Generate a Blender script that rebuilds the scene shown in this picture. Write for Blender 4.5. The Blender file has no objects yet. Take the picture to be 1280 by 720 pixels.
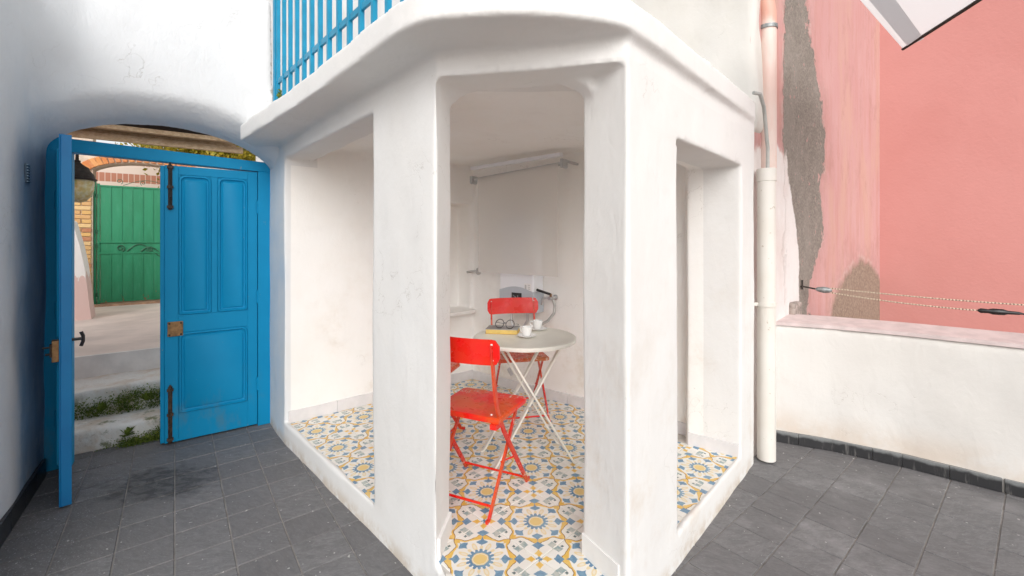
import bpy, bmesh, math, random
import numpy as np
from mathutils import Vector, Matrix, noise as mnoise
R = math.radians
rnd = random.Random(7)
scene = bpy.context.scene
COL = scene.collection

# ------------------------------------------------------------------ camera, sky, sun, exposure
cam_d = bpy.data.cameras.new('camera')
cam_d.sensor_width = 36.0
cam_d.lens = 550 / 1280 * 36
cam_d.shift_y = -60 / 1280
cam_d.clip_start = 0.05
cam_d.clip_end = 3000
cam = bpy.data.objects.new('camera', cam_d)
cam.location = (0, 0, 1.41)
cam.rotation_euler = (R(90), 0, 0)
COL.objects.link(cam)
scene.camera = cam

SUN_EL, SUN_AZ = 33, 173          # degrees; azimuth clockwise from +Y
world = bpy.data.worlds.new('World')
scene.world = world
world.use_nodes = True
wn = world.node_tree
sky = wn.nodes.new('ShaderNodeTexSky')
sky.sky_type = 'NISHITA'
sky.sun_disc = False
sky.sun_elevation = R(SUN_EL)
sky.sun_rotation = R(SUN_AZ)
sky.air_density = 1.0
sky.dust_density = 3.0
hs = wn.nodes.new('ShaderNodeHueSaturation')
hs.inputs['Saturation'].default_value = 0.12
bg = wn.nodes['Background']
bg.inputs[1].default_value = 0.15
wn.links.new(sky.outputs[0], hs.inputs['Color'])
wn.links.new(hs.outputs[0], bg.inputs[0])

sd = bpy.data.lights.new('sun', 'SUN')
sd.energy = 0.52
sd.angle = R(42)
sd.color = (1.0, 0.96, 0.91)
so = bpy.data.objects.new('sun', sd)
el, az = R(SUN_EL), R(SUN_AZ)
to_sun = Vector((math.sin(az) * math.cos(el), math.cos(az) * math.cos(el), math.sin(el)))
so.rotation_euler = to_sun.to_track_quat('Z', 'Y').to_euler()
COL.objects.link(so)

scene.view_settings.view_transform = 'Standard'
scene.view_settings.look = 'None'
scene.view_settings.gamma = 1
scene.view_settings.exposure = 0.43
scene.view_settings.use_curve_mapping = False
try:
    scene.cycles.max_bounces = 14
    scene.cycles.diffuse_bounces = 9
    scene.cycles.transparent_max_bounces = 16
except Exception:
    pass

# ------------------------------------------------------------------ shader helpers
class V:
    """a shader value: a socket with arithmetic"""
    def __init__(s, nt, sock): s.nt, s.s = nt, sock
    def _m(s, op, *a, clamp=False):
        n = s.nt.nodes.new('ShaderNodeMath'); n.operation = op; n.use_clamp = clamp
        for i, v in enumerate((s,) + a):
            if isinstance(v, V): s.nt.links.new(v.s, n.inputs[i])
            else: n.inputs[i].default_value = v
        return V(s.nt, n.outputs[0])
    def __add__(s, o): return s._m('ADD', o)
    __radd__ = __add__
    def __sub__(s, o): return s._m('SUBTRACT', o)
    def __rsub__(s, o): return (s * -1.0) + o
    def __mul__(s, o): return s._m('MULTIPLY', o)
    __rmul__ = __mul__
    def __truediv__(s, o): return s._m('DIVIDE', o)
    def abs(s): return s._m('ABSOLUTE')
    def max(s, o): return s._m('MAXIMUM', o)
    def min(s, o): return s._m('MINIMUM', o)
    def pow(s, o): return s._m('POWER', o)
    def lt(s, o): return s._m('LESS_THAN', o)
    def gt(s, o): return s._m('GREATER_THAN', o)
    def exp(s): return s._m('EXPONENT')
    def cos(s): return s._m('COSINE')
    def sqrt(s): return s._m('SQRT')
    def clamp(s): return s._m('ADD', 0.0, clamp=True)
    def step(s, a, b):
        """smoothstep from 0 at a to 1 at b"""
        n = s.nt.nodes.new('ShaderNodeMapRange'); n.interpolation_type = 'SMOOTHSTEP'
        s.nt.links.new(s.s, n.inputs[0])
        lo, hi = (a, b) if a < b else (b, a)
        n.inputs[1].default_value = lo; n.inputs[2].default_value = hi
        n.inputs[3].default_value = 0 if a < b else 1
        n.inputs[4].default_value = 1 if a < b else 0
        return V(s.nt, n.outputs[0])

def mat_new(name):
    m = bpy.data.materials.new(name); m.use_nodes = True
    nt = m.node_tree
    return m, nt, nt.nodes['Principled BSDF']
def coords(nt, kind='Position'):
    if kind == 'Position':
        o = nt.nodes.new('ShaderNodeNewGeometry').outputs['Position']
    else:
        o = nt.nodes.new('ShaderNodeTexCoord').outputs[kind]
    return o
def xyz(nt, sock):
    n = nt.nodes.new('ShaderNodeSeparateXYZ'); nt.links.new(sock, n.inputs[0])
    return tuple(V(nt, n.outputs[i]) for i in range(3))
def scaled(nt, sock, sc):
    n = nt.nodes.new('ShaderNodeVectorMath'); n.operation = 'MULTIPLY'
    nt.links.new(sock, n.inputs[0]); n.inputs[1].default_value = sc
    return n.outputs[0]
def nz(nt, vec, scale, detail=4, rough=0.55, dist=0.0):
    n = nt.nodes.new('ShaderNodeTexNoise')
    nt.links.new(vec, n.inputs['Vector'])
    n.inputs['Scale'].default_value = scale; n.inputs['Detail'].default_value = detail
    n.inputs['Roughness'].default_value = rough; n.inputs['Distortion'].default_value = dist
    return V(nt, n.outputs[0])
def mix(nt, f, a, b, blend='MIX'):
    n = nt.nodes.new('ShaderNodeMix'); n.data_type = 'RGBA'; n.blend_type = blend
    for i, v in ((0, f), (6, a), (7, b)):
        if isinstance(v, V): nt.links.new(v.s, n.inputs[i])
        elif isinstance(v, (int, float)): n.inputs[i].default_value = v
        elif isinstance(v, (tuple, list)): n.inputs[i].default_value = (*v[:3], 1)
        else: nt.links.new(v, n.inputs[i])
    return n.outputs[2]
def objrand(nt):
    return V(nt, nt.nodes.new('ShaderNodeObjectInfo').outputs['Random'])
def bump(nt, b, h, strength=0.3, dist=0.01):
    n = nt.nodes.new('ShaderNodeBump')
    n.inputs['Strength'].default_value = strength; n.inputs['Distance'].default_value = dist
    nt.links.new(h.s, n.inputs['Height']); nt.links.new(n.outputs[0], b.inputs['Normal'])
def setc(nt, b, c):
    if isinstance(c, (tuple, list)): b.inputs['Base Color'].default_value = (*c[:3], 1)
    else: nt.links.new(c, b.inputs['Base Color'])

def simple(name, col, rough=0.5, metal=0.0, var=0.12, scale=12, bs=0.05, spec=None):
    m, nt, b = mat_new(name)
    p = coords(nt, 'Object')
    n = nz(nt, p, scale, 4)
    dark = tuple(c * (1 - var) for c in col); lite = tuple(min(1, c * (1 + var)) for c in col)
    setc(nt, b, mix(nt, n.step(0.3, 0.7), dark, lite))
    b.inputs['Roughness'].default_value = rough; b.inputs['Metallic'].default_value = metal
    if spec is not None: b.inputs['Specular IOR Level'].default_value = spec
    if bs: bump(nt, b, nz(nt, p, scale * 8, 3), bs, 0.003)
    return m

def plaster_base(nt, b, base, tint, strength=0.32, dist=0.010):
    """lime plaster: mottled white with brushed relief; returns the colour socket and position"""
    p = coords(nt)
    big = nz(nt, p, 1.3, 5, 0.6)
    mid = nz(nt, p, 7, 5, 0.6)
    c = mix(nt, big.step(0.35, 0.68), base, tint)
    c = mix(nt, mid.step(0.52, 0.75) * 0.35, c, tuple(x * 0.92 for x in tint))
    trowel = nz(nt, scaled(nt, p, (1.6, 1.6, 0.7)), 9, 4, 0.55, 0.8)
    relief = nz(nt, p, 30, 5, 0.62) * 0.35 + trowel * 0.9 + nz(nt, p, 4, 2) * 0.9
    vo = nt.nodes.new('ShaderNodeTexVoronoi'); vo.feature = 'DISTANCE_TO_EDGE'; vo.inputs['Scale'].default_value = 1.9
    wp = nt.nodes.new('ShaderNodeVectorMath'); wp.operation = 'ADD'; nt.links.new(p, wp.inputs[0])
    wn_ = nt.nodes.new('ShaderNodeTexNoise'); wn_.inputs['Scale'].default_value = 3.5; wn_.inputs['Detail'].default_value = 6
    nt.links.new(p, wn_.inputs['Vector']); nt.links.new(wn_.outputs['Color'], wp.inputs[1]); nt.links.new(wp.outputs[0], vo.inputs['Vector'])
    crack = V(nt, vo.outputs['Distance']).step(0.006, 0.002) * nz(nt, p, 1.7, 3).step(0.54, 0.62)
    c = mix(nt, crack * 0.35, c, (0.45, 0.42, 0.38))
    scuff = nz(nt, scaled(nt, p, (1, 1, 0.5)), 17, 5, 0.75).step(0.63, 0.72) * nz(nt, p, 1.1, 2).step(0.45, 0.62)
    c = mix(nt, scuff * 0.22, c, (0.55, 0.52, 0.48))
    relief = relief - crack * 0.5
    bump(nt, b, relief, strength, dist)
    b.inputs['Roughness'].default_value = 0.85
    b.inputs['Specular IOR Level'].default_value = 0.25
    return c, p

def line_d(nt, p, pt, n):
    """signed distance of position p from the vertical plane through pt with plan normal n"""
    x, y, z = xyz(nt, p)
    return (x - pt[0]) * n[0] + (y - pt[1]) * n[1]

# ------------------------------------------------------------------ mesh helpers
class MB:
    def __init__(s): s.v, s.f = [], []
    def add(s, vs, fs):
        o = len(s.v); s.v += [Vector(v) for v in vs]; s.f += [tuple(i + o for i in f) for f in fs]; return s
    def prism(s, poly, z0, z1):
        n = len(poly)
        a = sum(poly[i][0] * poly[(i + 1) % n][1] - poly[(i + 1) % n][0] * poly[i][1] for i in range(n))
        z0 = list(z0) if hasattr(z0, '__len__') else [z0] * n
        z1 = list(z1) if hasattr(z1, '__len__') else [z1] * n
        if a < 0: poly = poly[::-1]; z0 = z0[::-1]; z1 = z1[::-1]
        vs = [(x, y, z) for (x, y), z in zip(poly, z0)] + [(x, y, z) for (x, y), z in zip(poly, z1)]
        fs = [tuple(range(n))[::-1], tuple(range(n, 2 * n))]
        fs += [(i, (i + 1) % n, n + (i + 1) % n, n + i) for i in range(n)]
        return s.add(vs, fs)
    def box(s, x0, x1, y0, y1, z0, z1):
        return s.prism([(x0, y0), (x1, y0), (x1, y1), (x0, y1)], z0, z1)
    def chbox(s, x0, x1, y0, y1, z0, z1, c=0.002):
        """box with its +y face chamfered"""
        vs = [(x0, y0, z0), (x1, y0, z0), (x1, y0, z1), (x0, y0, z1),
              (x0, y1 - c, z0), (x1, y1 - c, z0), (x1, y1 - c, z1), (x0, y1 - c, z1),
              (x0 + c, y1, z0 + c), (x1 - c, y1, z0 + c), (x1 - c, y1, z1 - c), (x0 + c, y1, z1 - c)]
        fs = [(0, 1, 2, 3)]
        for a, b in ((0, 4), (4, 8)):
            for i in range(4): j = (i + 1) % 4; fs.append((a + j, a + i, b + i, b + j))
        fs.append((11, 10, 9, 8))
        return s.add(vs, fs)
    def sweep(s, pts, prof, up=(0, 0, 1), caps=True):
        """sweep a closed 2D profile along a polyline"""
        pts = [Vector(p) for p in pts]; n = len(pts); k = len(prof); vs = []
        up = Vector(up); prev = None
        for i, p in enumerate(pts):
            t = (pts[min(i + 1, n - 1)] - pts[max(i - 1, 0)]).normalized()
            if prev is None:
                a = up.cross(t)
                if a.length < 1e-3: a = Vector((1, 0, 0)).cross(t)
                a.normalize()
            else:
                a = (prev - t * prev.dot(t)).normalized()
            prev = a; b = t.cross(a)
            vs += [p + a * u + b * w for u, w in prof]
        fs = [(i * k + j, i * k + (j + 1) % k, (i + 1) * k + (j + 1) % k, (i + 1) * k + j) for i in range(n - 1) for j in range(k)]
        if caps: fs += [tuple(range(k))[::-1], tuple(range((n - 1) * k, n * k))]
        return s.add(vs, fs)
    def tube(s, pts, r, n=10, caps=True):
        return s.sweep(pts, [(r * math.cos(2 * math.pi * i / n), r * math.sin(2 * math.pi * i / n)) for i in range(n)], caps=caps)
    def bar(s, pts, w, h, up=(0, 0, 1)):
        return s.sweep(pts, [(-w / 2, -h / 2), (w / 2, -h / 2), (w / 2, h / 2), (-w / 2, h / 2)], up)
    def lathe(s, prof, c=(0, 0, 0), n=28, axis=None):
        """profile of (radius, height) revolved about z (or another axis)"""
        vs, fs = [], []
        m = Vector(axis).to_track_quat('Z', 'Y').to_matrix() if axis else Matrix.Identity(3)
        for r, h in prof:
            for i in range(n):
                a = 2 * math.pi * i / n
                vs.append(Vector(c) + m @ Vector((r * math.cos(a), r * math.sin(a), h)))
        for j in range(len(prof) - 1):
            for i in range(n):
                fs.append((j * n + i, j * n + (i + 1) % n, (j + 1) * n + (i + 1) % n, (j + 1) * n + i))
        fs += [tuple(range(n))[::-1], tuple(range((len(prof) - 1) * n, len(prof) * n))]
        return s.add(vs, fs)
    def mesh(s, name, inv=None, smooth=False):
        me = bpy.data.meshes.new(name)
        vs = [inv @ v for v in s.v] if inv is not None else s.v
        me.from_pydata([tuple(v) for v in vs], [], s.f)
        bm = bmesh.new(); bm.from_mesh(me)
        bmesh.ops.recalc_face_normals(bm, faces=bm.faces)
        bm.to_mesh(me); bm.free()
        if smooth:
            me.polygons.foreach_set('use_smooth', [True] * len(me.polygons))
            try: me.set_sharp_from_angle(angle=R(38))
            except Exception: pass
        me.update()
        return me
    def build(s, name, mat, parent=None, smooth=False, label=None, bevel=0):
        inv = XF.get(parent.name) if parent is not None else None
        me = s.mesh(name, inv, smooth)
        if mat: me.materials.append(mat)
        o = link(name, me, parent, label)
        if bevel:
            b = o.modifiers.new('bevel', 'BEVEL'); b.width = bevel; b.segments = 2; b.limit_method = 'ANGLE'
        return o

XF = {}      # thing or part name -> inverse world matrix used for its meshes
def link(name, data, parent=None, label=None):
    o = bpy.data.objects.new(name, data); COL.objects.link(o)
    if parent is not None:
        o.parent = parent
        if parent.name in XF: XF[o.name] = XF[parent.name]
    if label: o['label'] = label
    return o
def thing(name, label, cat, loc=(0, 0, 0), rz=0.0, group=None, local=False):
    """an Empty at the thing's base; meshes built under it are given in world coordinates unless local"""
    o = bpy.data.objects.new(name, None); COL.objects.link(o)
    o.empty_display_size = 0.2
    o.location = loc; o.rotation_euler = (0, 0, rz)
    if not local:
        XF[o.name] = (Matrix.Translation(loc) @ Matrix.Rotation(rz, 4, 'Z')).inverted()
    return tag(o, label, cat, group)
def tag(o, label=None, cat=None, group=None, kind=None):
    if label: o['label'] = label
    if cat: o['category'] = cat
    if group: o['group'] = group
    if kind: o['kind'] = kind
    return o
def copy_tree(o, parent=None):
    c = o.copy(); COL.objects.link(c)
    if parent is not None: c.parent = parent
    for ch in [x for x in bpy.data.objects if x.parent == o]:
        copy_tree(ch, c)
    return c

def masonry(mb, voxel, smooth_n, amp=0.006, seed=0.0):
    """union of the solids in mb as hand-plastered masonry: voxel remesh, rounded and slightly uneven"""
    me = mb.mesh('tmp')
    ob = bpy.data.objects.new('tmp', me); COL.objects.link(ob)
    r = ob.modifiers.new('r', 'REMESH'); r.mode = 'VOXEL'; r.voxel_size = voxel; r.use_smooth_shade = True
    sm = ob.modifiers.new('s', 'SMOOTH'); sm.factor = 0.5; sm.iterations = smooth_n
    dg = bpy.context.evaluated_depsgraph_get()
    out = bpy.data.meshes.new_from_object(ob.evaluated_get(dg))
    bpy.data.objects.remove(ob); bpy.data.meshes.remove(me)
    n = len(out.vertices)
    co = np.empty(n * 3); out.vertices.foreach_get('co', co)
    nr = np.empty(n * 3); out.vertices.foreach_get('normal', nr)
    co = co.reshape(-1, 3); nr = nr.reshape(-1, 3)
    d = np.array([mnoise.noise((c[0] * 2.1 + seed, c[1] * 2.1, c[2] * 1.6)) * 1.0 +
                  mnoise.noise((c[0] * 6 + seed, c[1] * 6, c[2] * 4.5)) * 0.45 for c in co])
    co += nr * (d * amp)[:, None]
    return co, out
def split_mesh(co, me, keyf):
    """faces of a remeshed solid sorted into parts by a function of their centres"""
    nf = len(me.polygons)
    ls = np.empty(nf, dtype=np.int32); me.polygons.foreach_get('loop_total', ls)
    vi = np.empty(len(me.loops), dtype=np.int32); me.loops.foreach_get('vertex_index', vi)
    faces, k = [], 0
    for t in ls: faces.append(vi[k:k + t]); k += t
    cen = np.array([co[f].mean(axis=0) for f in faces])
    keys = keyf(cen)
    res = {}
    for key in sorted(set(keys)):
        fs = [faces[i] for i in np.nonzero(keys == key)[0]]
        used = np.unique(np.concatenate(fs))
        remap = np.full(len(co), -1); remap[used] = np.arange(len(used))
        m = bpy.data.meshes.new(str(key))
        m.from_pydata(co[used].tolist(), [], [remap[f].tolist() for f in fs])
        m.polygons.foreach_set('use_smooth', [True] * len(m.polygons))
        m.update()
        res[key] = m
    return res

def clip(poly, pt, n):
    """keep the part of a polygon on the side where (p - pt).n >= 0"""
    out = []
    for i in range(len(poly)):
        a, b = poly[i], poly[(i + 1) % len(poly)]
        da = (a[0] - pt[0]) * n[0] + (a[1] - pt[1]) * n[1]
        db = (b[0] - pt[0]) * n[0] + (b[1] - pt[1]) * n[1]
        if da >= 0: out.append(a)
        if da * db < 0:
            t = da / (da - db); out.append((a[0] + (b[0] - a[0]) * t, a[1] + (b[1] - a[1]) * t))
    return out
def area(p):
    return abs(sum(p[i][0] * p[(i + 1) % len(p)][1] - p[(i + 1) % len(p)][0] * p[i][1] for i in range(len(p)))) / 2 if len(p) > 2 else 0
def tile_mb(poly, z0, z1, ch=0.0025):
    """paving tile: a prism whose upper edges are eased"""
    n = len(poly)
    a = sum(poly[i][0] * poly[(i + 1) % n][1] - poly[(i + 1) % n][0] * poly[i][1] for i in range(n))
    if a < 0: poly = poly[::-1]
    cx = sum(p[0] for p in poly) / n; cy = sum(p[1] for p in poly) / n
    def inset(p):
        d = math.hypot(p[0] - cx, p[1] - cy); k = max(0, 1 - ch * 1.4 / max(d, 1e-4)); return (cx + (p[0] - cx) * k, cy + (p[1] - cy) * k)
    vs = [(x, y, z0) for x, y in poly] + [(x, y, z1 - ch) for x, y in poly] + [(*inset(p), z1) for p in poly]
    fs = [(i + k * n, (i + 1) % n + k * n, (i + 1) % n + (k + 1) * n, i + (k + 1) * n) for k in (0, 1) for i in range(n)]
    fs.append(tuple(range(2 * n, 3 * n)))
    return MB().add(vs, fs)

# ------------------------------------------------------------------ plan of the place (metres; camera over the origin)
BD = Vector((0.805, 0.593))                 # along the door wall, away from the left wall
LW0, LWD = Vector((-2.386, 2.05)), Vector((-0.583, 0.812))   # left wall foot and direction
LWN = Vector((0.812, 0.583))                # left wall normal, into the terrace
JR = Vector((-1.88, 3.385))                 # right door jamb, on the door plane
DN = Vector((0.593, -0.805))                # door wall normal, towards the terrace
def D(s, y, z=None):
    """door frame coordinates: s along the door wall to the left, y towards the terrace"""
    p = (JR.x - 0.805 * s + 0.593 * y, JR.y - 0.593 * s - 0.805 * y)
    return p if z is None else (p[0], p[1], z)
DROT = math.atan2(-0.593, -0.805)
FL0, FLD = Vector((-0.413, 1.846)), Vector((0.6936, -0.7203))   # left face of the kiosk
FRo, FRD = Vector((0.726, 1.91)), Vector((0.68, 0.733))         # right face of the kiosk
NLI, NRI = Vector((0.7203, 0.6936)), Vector((-0.733, 0.68))     # inward normals
P1, P2 = Vector((-1.573, 3.047)), Vector((-0.36, 4.05))
BWD, BWN = Vector((0.787, -0.616)), Vector((-0.616, -0.787))    # back wall direction and inward normal
def BW(q, off=0.0, z=None):
    p = P2 + BWD * q + BWN * off
    return (p.x, p.y) if z is None else (p.x, p.y, z)
PL_F, PL_B = Vector((-0.299, 1.7275)), Vector((-0.668, 2.11))   # left pillar front corner, back corner
PR_F, PR_B = Vector((0.415, 1.575)), Vector((0.714, 1.90))
FLOOR = 0.135

# ------------------------------------------------------------------ materials
def m_white(name, base=(0.80, 0.785, 0.755), tint=(0.765, 0.745, 0.71), masks=None, **kw):
    m, nt, b = mat_new(name)
    c, p = plaster_base(nt, b, base, tint, **kw)
    if masks: c = masks(nt, p, c)
    setc(nt, b, c)
    return m

def kiosk_masks(nt, p, c):
    x, y, z = xyz(nt, p)
    # blue tint on the pier beside the door
    d = ((x - P1.x) * FLD.x + (y - P1.y) * FLD.y)
    f = (x - FL0.x) * -NLI.x + (y - FL0.y) * -NLI.y
    pier = d.step(0.03, -0.04) * f.step(-0.05, -0.02) * z.step(2.1, 1.9) * (nz(nt, p, 4, 4).step(0.25, 0.7) * 0.5 + 0.35)
    c = mix(nt, pier, c, (0.55, 0.64, 0.72))
    # ochre damp stains and grime low down
    st = nz(nt, p, 2.6, 6, 0.7).step(0.5, 0.75) * z.step(1.5, 0.3) * 0.5
    inside = f.step(-0.12, -0.3)
    c = mix(nt, st * inside, c, (0.60, 0.50, 0.40))
    drip = z.step(0.09, 0.0) * nz(nt, p, 9, 5, 0.7).step(0.35, 0.6)
    c = mix(nt, drip * 0.65, c, (0.50, 0.40, 0.29))
    spots = nz(nt, p, 38, 2).step(0.74, 0.78) * nz(nt, p, 3, 2).step(0.5, 0.6)
    return mix(nt, spots * 0.35, c, (0.45, 0.40, 0.34))
M_KIOSK = m_white('kiosk_plaster', (0.765, 0.757, 0.742), (0.745, 0.73, 0.705), kiosk_masks)
M_SLAB = m_white('slab_plaster', (0.78, 0.772, 0.757), (0.76, 0.748, 0.725))
M_INNER = m_white('inner_plaster', (0.87, 0.855, 0.83), (0.85, 0.825, 0.785), kiosk_masks)

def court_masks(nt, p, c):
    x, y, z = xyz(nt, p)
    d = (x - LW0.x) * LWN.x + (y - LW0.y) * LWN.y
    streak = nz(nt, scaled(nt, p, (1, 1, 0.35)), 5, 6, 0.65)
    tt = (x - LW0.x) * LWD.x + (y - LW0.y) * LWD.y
    blue_tint = d.step(0.30, 0.02) * z.step(2.45, 1.6) * (streak.step(0.2, 0.75) * 0.6 + 0.4) * ((tt + (streak - 0.5) * 0.4).step(0.08, 0.46) * 0.85 + 0.15)  # blue mixed in low on the left wall, stronger towards the door
    c = mix(nt, blue_tint * 0.95, c, (0.17, 0.34, 0.50))
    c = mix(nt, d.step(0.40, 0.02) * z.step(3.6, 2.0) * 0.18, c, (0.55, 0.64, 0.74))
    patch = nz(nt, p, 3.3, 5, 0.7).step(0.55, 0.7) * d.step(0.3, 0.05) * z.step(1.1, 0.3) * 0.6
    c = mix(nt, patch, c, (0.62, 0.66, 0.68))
    # bare masonry along the broken upper edge beside the railing
    s = (x - JR.x) * -0.805 + (y - JR.y) * -0.593
    e = (s + nz(nt, p, 22, 4, 0.7) * 0.06).step(0.052, 0.038) * z.step(2.2, 2.3)
    return mix(nt, e, c, (0.33, 0.31, 0.27))
M_COURT = m_white('courtyard_plaster', (0.72, 0.73, 0.74), (0.695, 0.705, 0.715), court_masks, strength=0.5, dist=0.014)
M_UPPER = m_white('upper_house_plaster', (0.67, 0.65, 0.615), (0.64, 0.615, 0.565), lambda nt, p, c: mix(nt, xyz(nt, p)[0].step(0.6, -0.6), c, (0.64, 0.645, 0.65)))
def para_masks(nt, p, c):
    x, y, z = xyz(nt, p)
    f = z.step(0.30, 0.08) * nz(nt, p, 4, 5, 0.65).step(0.3, 0.65)
    return mix(nt, f * 0.7, c, (0.62, 0.52, 0.43))
M_PARA = m_white('parapet_plaster', (0.71, 0.69, 0.66), (0.68, 0.655, 0.62), para_masks)
M_COPING = simple('pink_coping_paint', (0.64, 0.53, 0.515), 0.6, var=0.1)
M_SKIRT = simple('white_skirting_paint', (0.68, 0.66, 0.66), 0.45, var=0.05)

def pink_mat(name, base, lite, patches):
    m, nt, b = mat_new(name)
    p = coords(nt)
    x, y, z = xyz(nt, p)
    big = nz(nt, p, 0.9, 5, 0.6)
    c = mix(nt, big.step(0.3, 0.7), base, lite)
    h = nz(nt, p, 40, 4) * 0.6 + nz(nt, p, 6, 3)
    if patches:
        stk = nz(nt, scaled(nt, p, (1, 1, 0.12)), 8, 6, 0.7)
        c = mix(nt, stk.step(0.42, 0.72) * 0.8, c, (0.50, 0.25, 0.22))
        c = mix(nt, nz(nt, scaled(nt, p, (1, 1, 0.3)), 2.4, 5, 0.65).step(0.48, 0.68) * 0.7, c, (0.55, 0.34, 0.275))
        c = mix(nt, nz(nt, scaled(nt, p, (1, 1, 0.5)), 5.5, 6, 0.72).step(0.52, 0.68) * 0.55, c, (0.44, 0.24, 0.21))
        c = mix(nt, nz(nt, p, 30, 3).step(0.66, 0.72) * 0.25, c, (0.4, 0.2, 0.17))
        t = (x - PK.x) * PKD.x + (y - PK.y) * PKD.y        # along the wall from the parapet
        n1 = nz(nt, scaled(nt, p, (1, 1, 0.55)), 3.6, 6, 0.68)
        n2 = nz(nt, p, 14, 4, 0.7)
        n3 = nz(nt, scaled(nt, p, (1, 1, 0.6)), 34, 5, 0.75)
        wob = (n1 - 0.5) * 0.85 + (n2 - 0.5) * 0.20 + (n3 - 0.5) * 0.09
        # tall strip where the render has come away
        lo = t - 0.12 + wob * 0.35; hi = t - 0.56 - z.step(3.05, 2.6) * 0.34 + z.step(1.5, 1.05) * 0.28 + wob
        strip = lo.step(-0.01, 0.012) * hi.step(0.012, -0.01) * z.step(3.9, 3.6)
        # rounded patch at the foot of the wall
        uu = (t - 1.98) / 0.92; vv = (z - 0.52) / 0.68
        low = ((uu * uu + vv * vv).sqrt() + wob * 0.45).step(1.05, 0.93)
        mort = mix(nt, nz(nt, p, 60, 4, 0.7).step(0.3, 0.7), mix(nt, n1.step(0.4, 0.65), (0.17, 0.15, 0.13), (0.235, 0.21, 0.185)), mix(nt, n2.step(0.4, 0.65), (0.27, 0.24, 0.21), (0.34, 0.30, 0.265)))
        mort2 = mix(nt, nz(nt, p, 45, 4, 0.7).step(0.35, 0.7), (0.23, 0.17, 0.13), (0.36, 0.285, 0.225))
        lipn = nz(nt, p, 11, 4, 0.7).step(0.42, 0.6)
        lip = (lo.step(-0.05, -0.02) * hi.step(0.05, 0.02) * z.step(3.9, 3.6) - strip).max(0.0) * lipn
        ru = (uu * uu + vv * vv).sqrt() + wob * 0.45
        lip2 = (ru.step(1.10, 1.05) - low).max(0.0) * lipn
        halo = (lo.step(-0.10, -0.01) * hi.step(0.22, 0.02) * z.step(3.9, 3.6)).max(((uu * uu + vv * vv).sqrt() + wob * 0.45).step(1.4, 1.0)) * n2.step(0.35, 0.62)
        c = mix(nt, halo * 0.5, c, (0.40, 0.245, 0.225))
        c = mix(nt, lip.max(lip2) * 0.55, c, (0.52, 0.40, 0.36))
        c = mix(nt, low, c, mort2)
        strip = strip * (n2 + (n3 - 0.5) * 0.5).step(0.70, 0.66)
        c = mix(nt, strip, c, mort)
        # white paint carried round from the terrace side
        wl = t - 0.16 + (n2 - 0.5) * 0.06 + (n1 - 0.5) * 0.08 - z.step(2.1, 1.2) * 0.23
        white = wl.step(0.012, -0.012) * (z + (n1 - 0.5) * 0.5).step(2.08, 2.0)
        c = mix(nt, white, c, mix(nt, n1.step(0.35, 0.7), (0.74, 0.70, 0.68), (0.66, 0.58, 0.55)))
        h = h - strip * 3.0 - low * 2.0 + nz(nt, p, 90, 3) * (strip.max(low)) * 1.2
    setc(nt, b, c)
    bump(nt, b, h, 0.5, 0.008)
    b.inputs['Roughness'].default_value = 0.85
    b.inputs['Specular IOR Level'].default_value = 0.2
    return m
PK, PKD = Vector((1.87, 3.10)), Vector((0.788, 0.616))
PKC = PK + PKD * 2.64
PRD = Vector((0.78, -0.625))
M_PINK_W = pink_mat('worn_pink_render', (0.53, 0.295, 0.285), (0.56, 0.34, 0.325), True)
M_PINK = pink_mat('salmon_paint', (0.56, 0.25, 0.225), (0.59, 0.275, 0.25), False)

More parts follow.
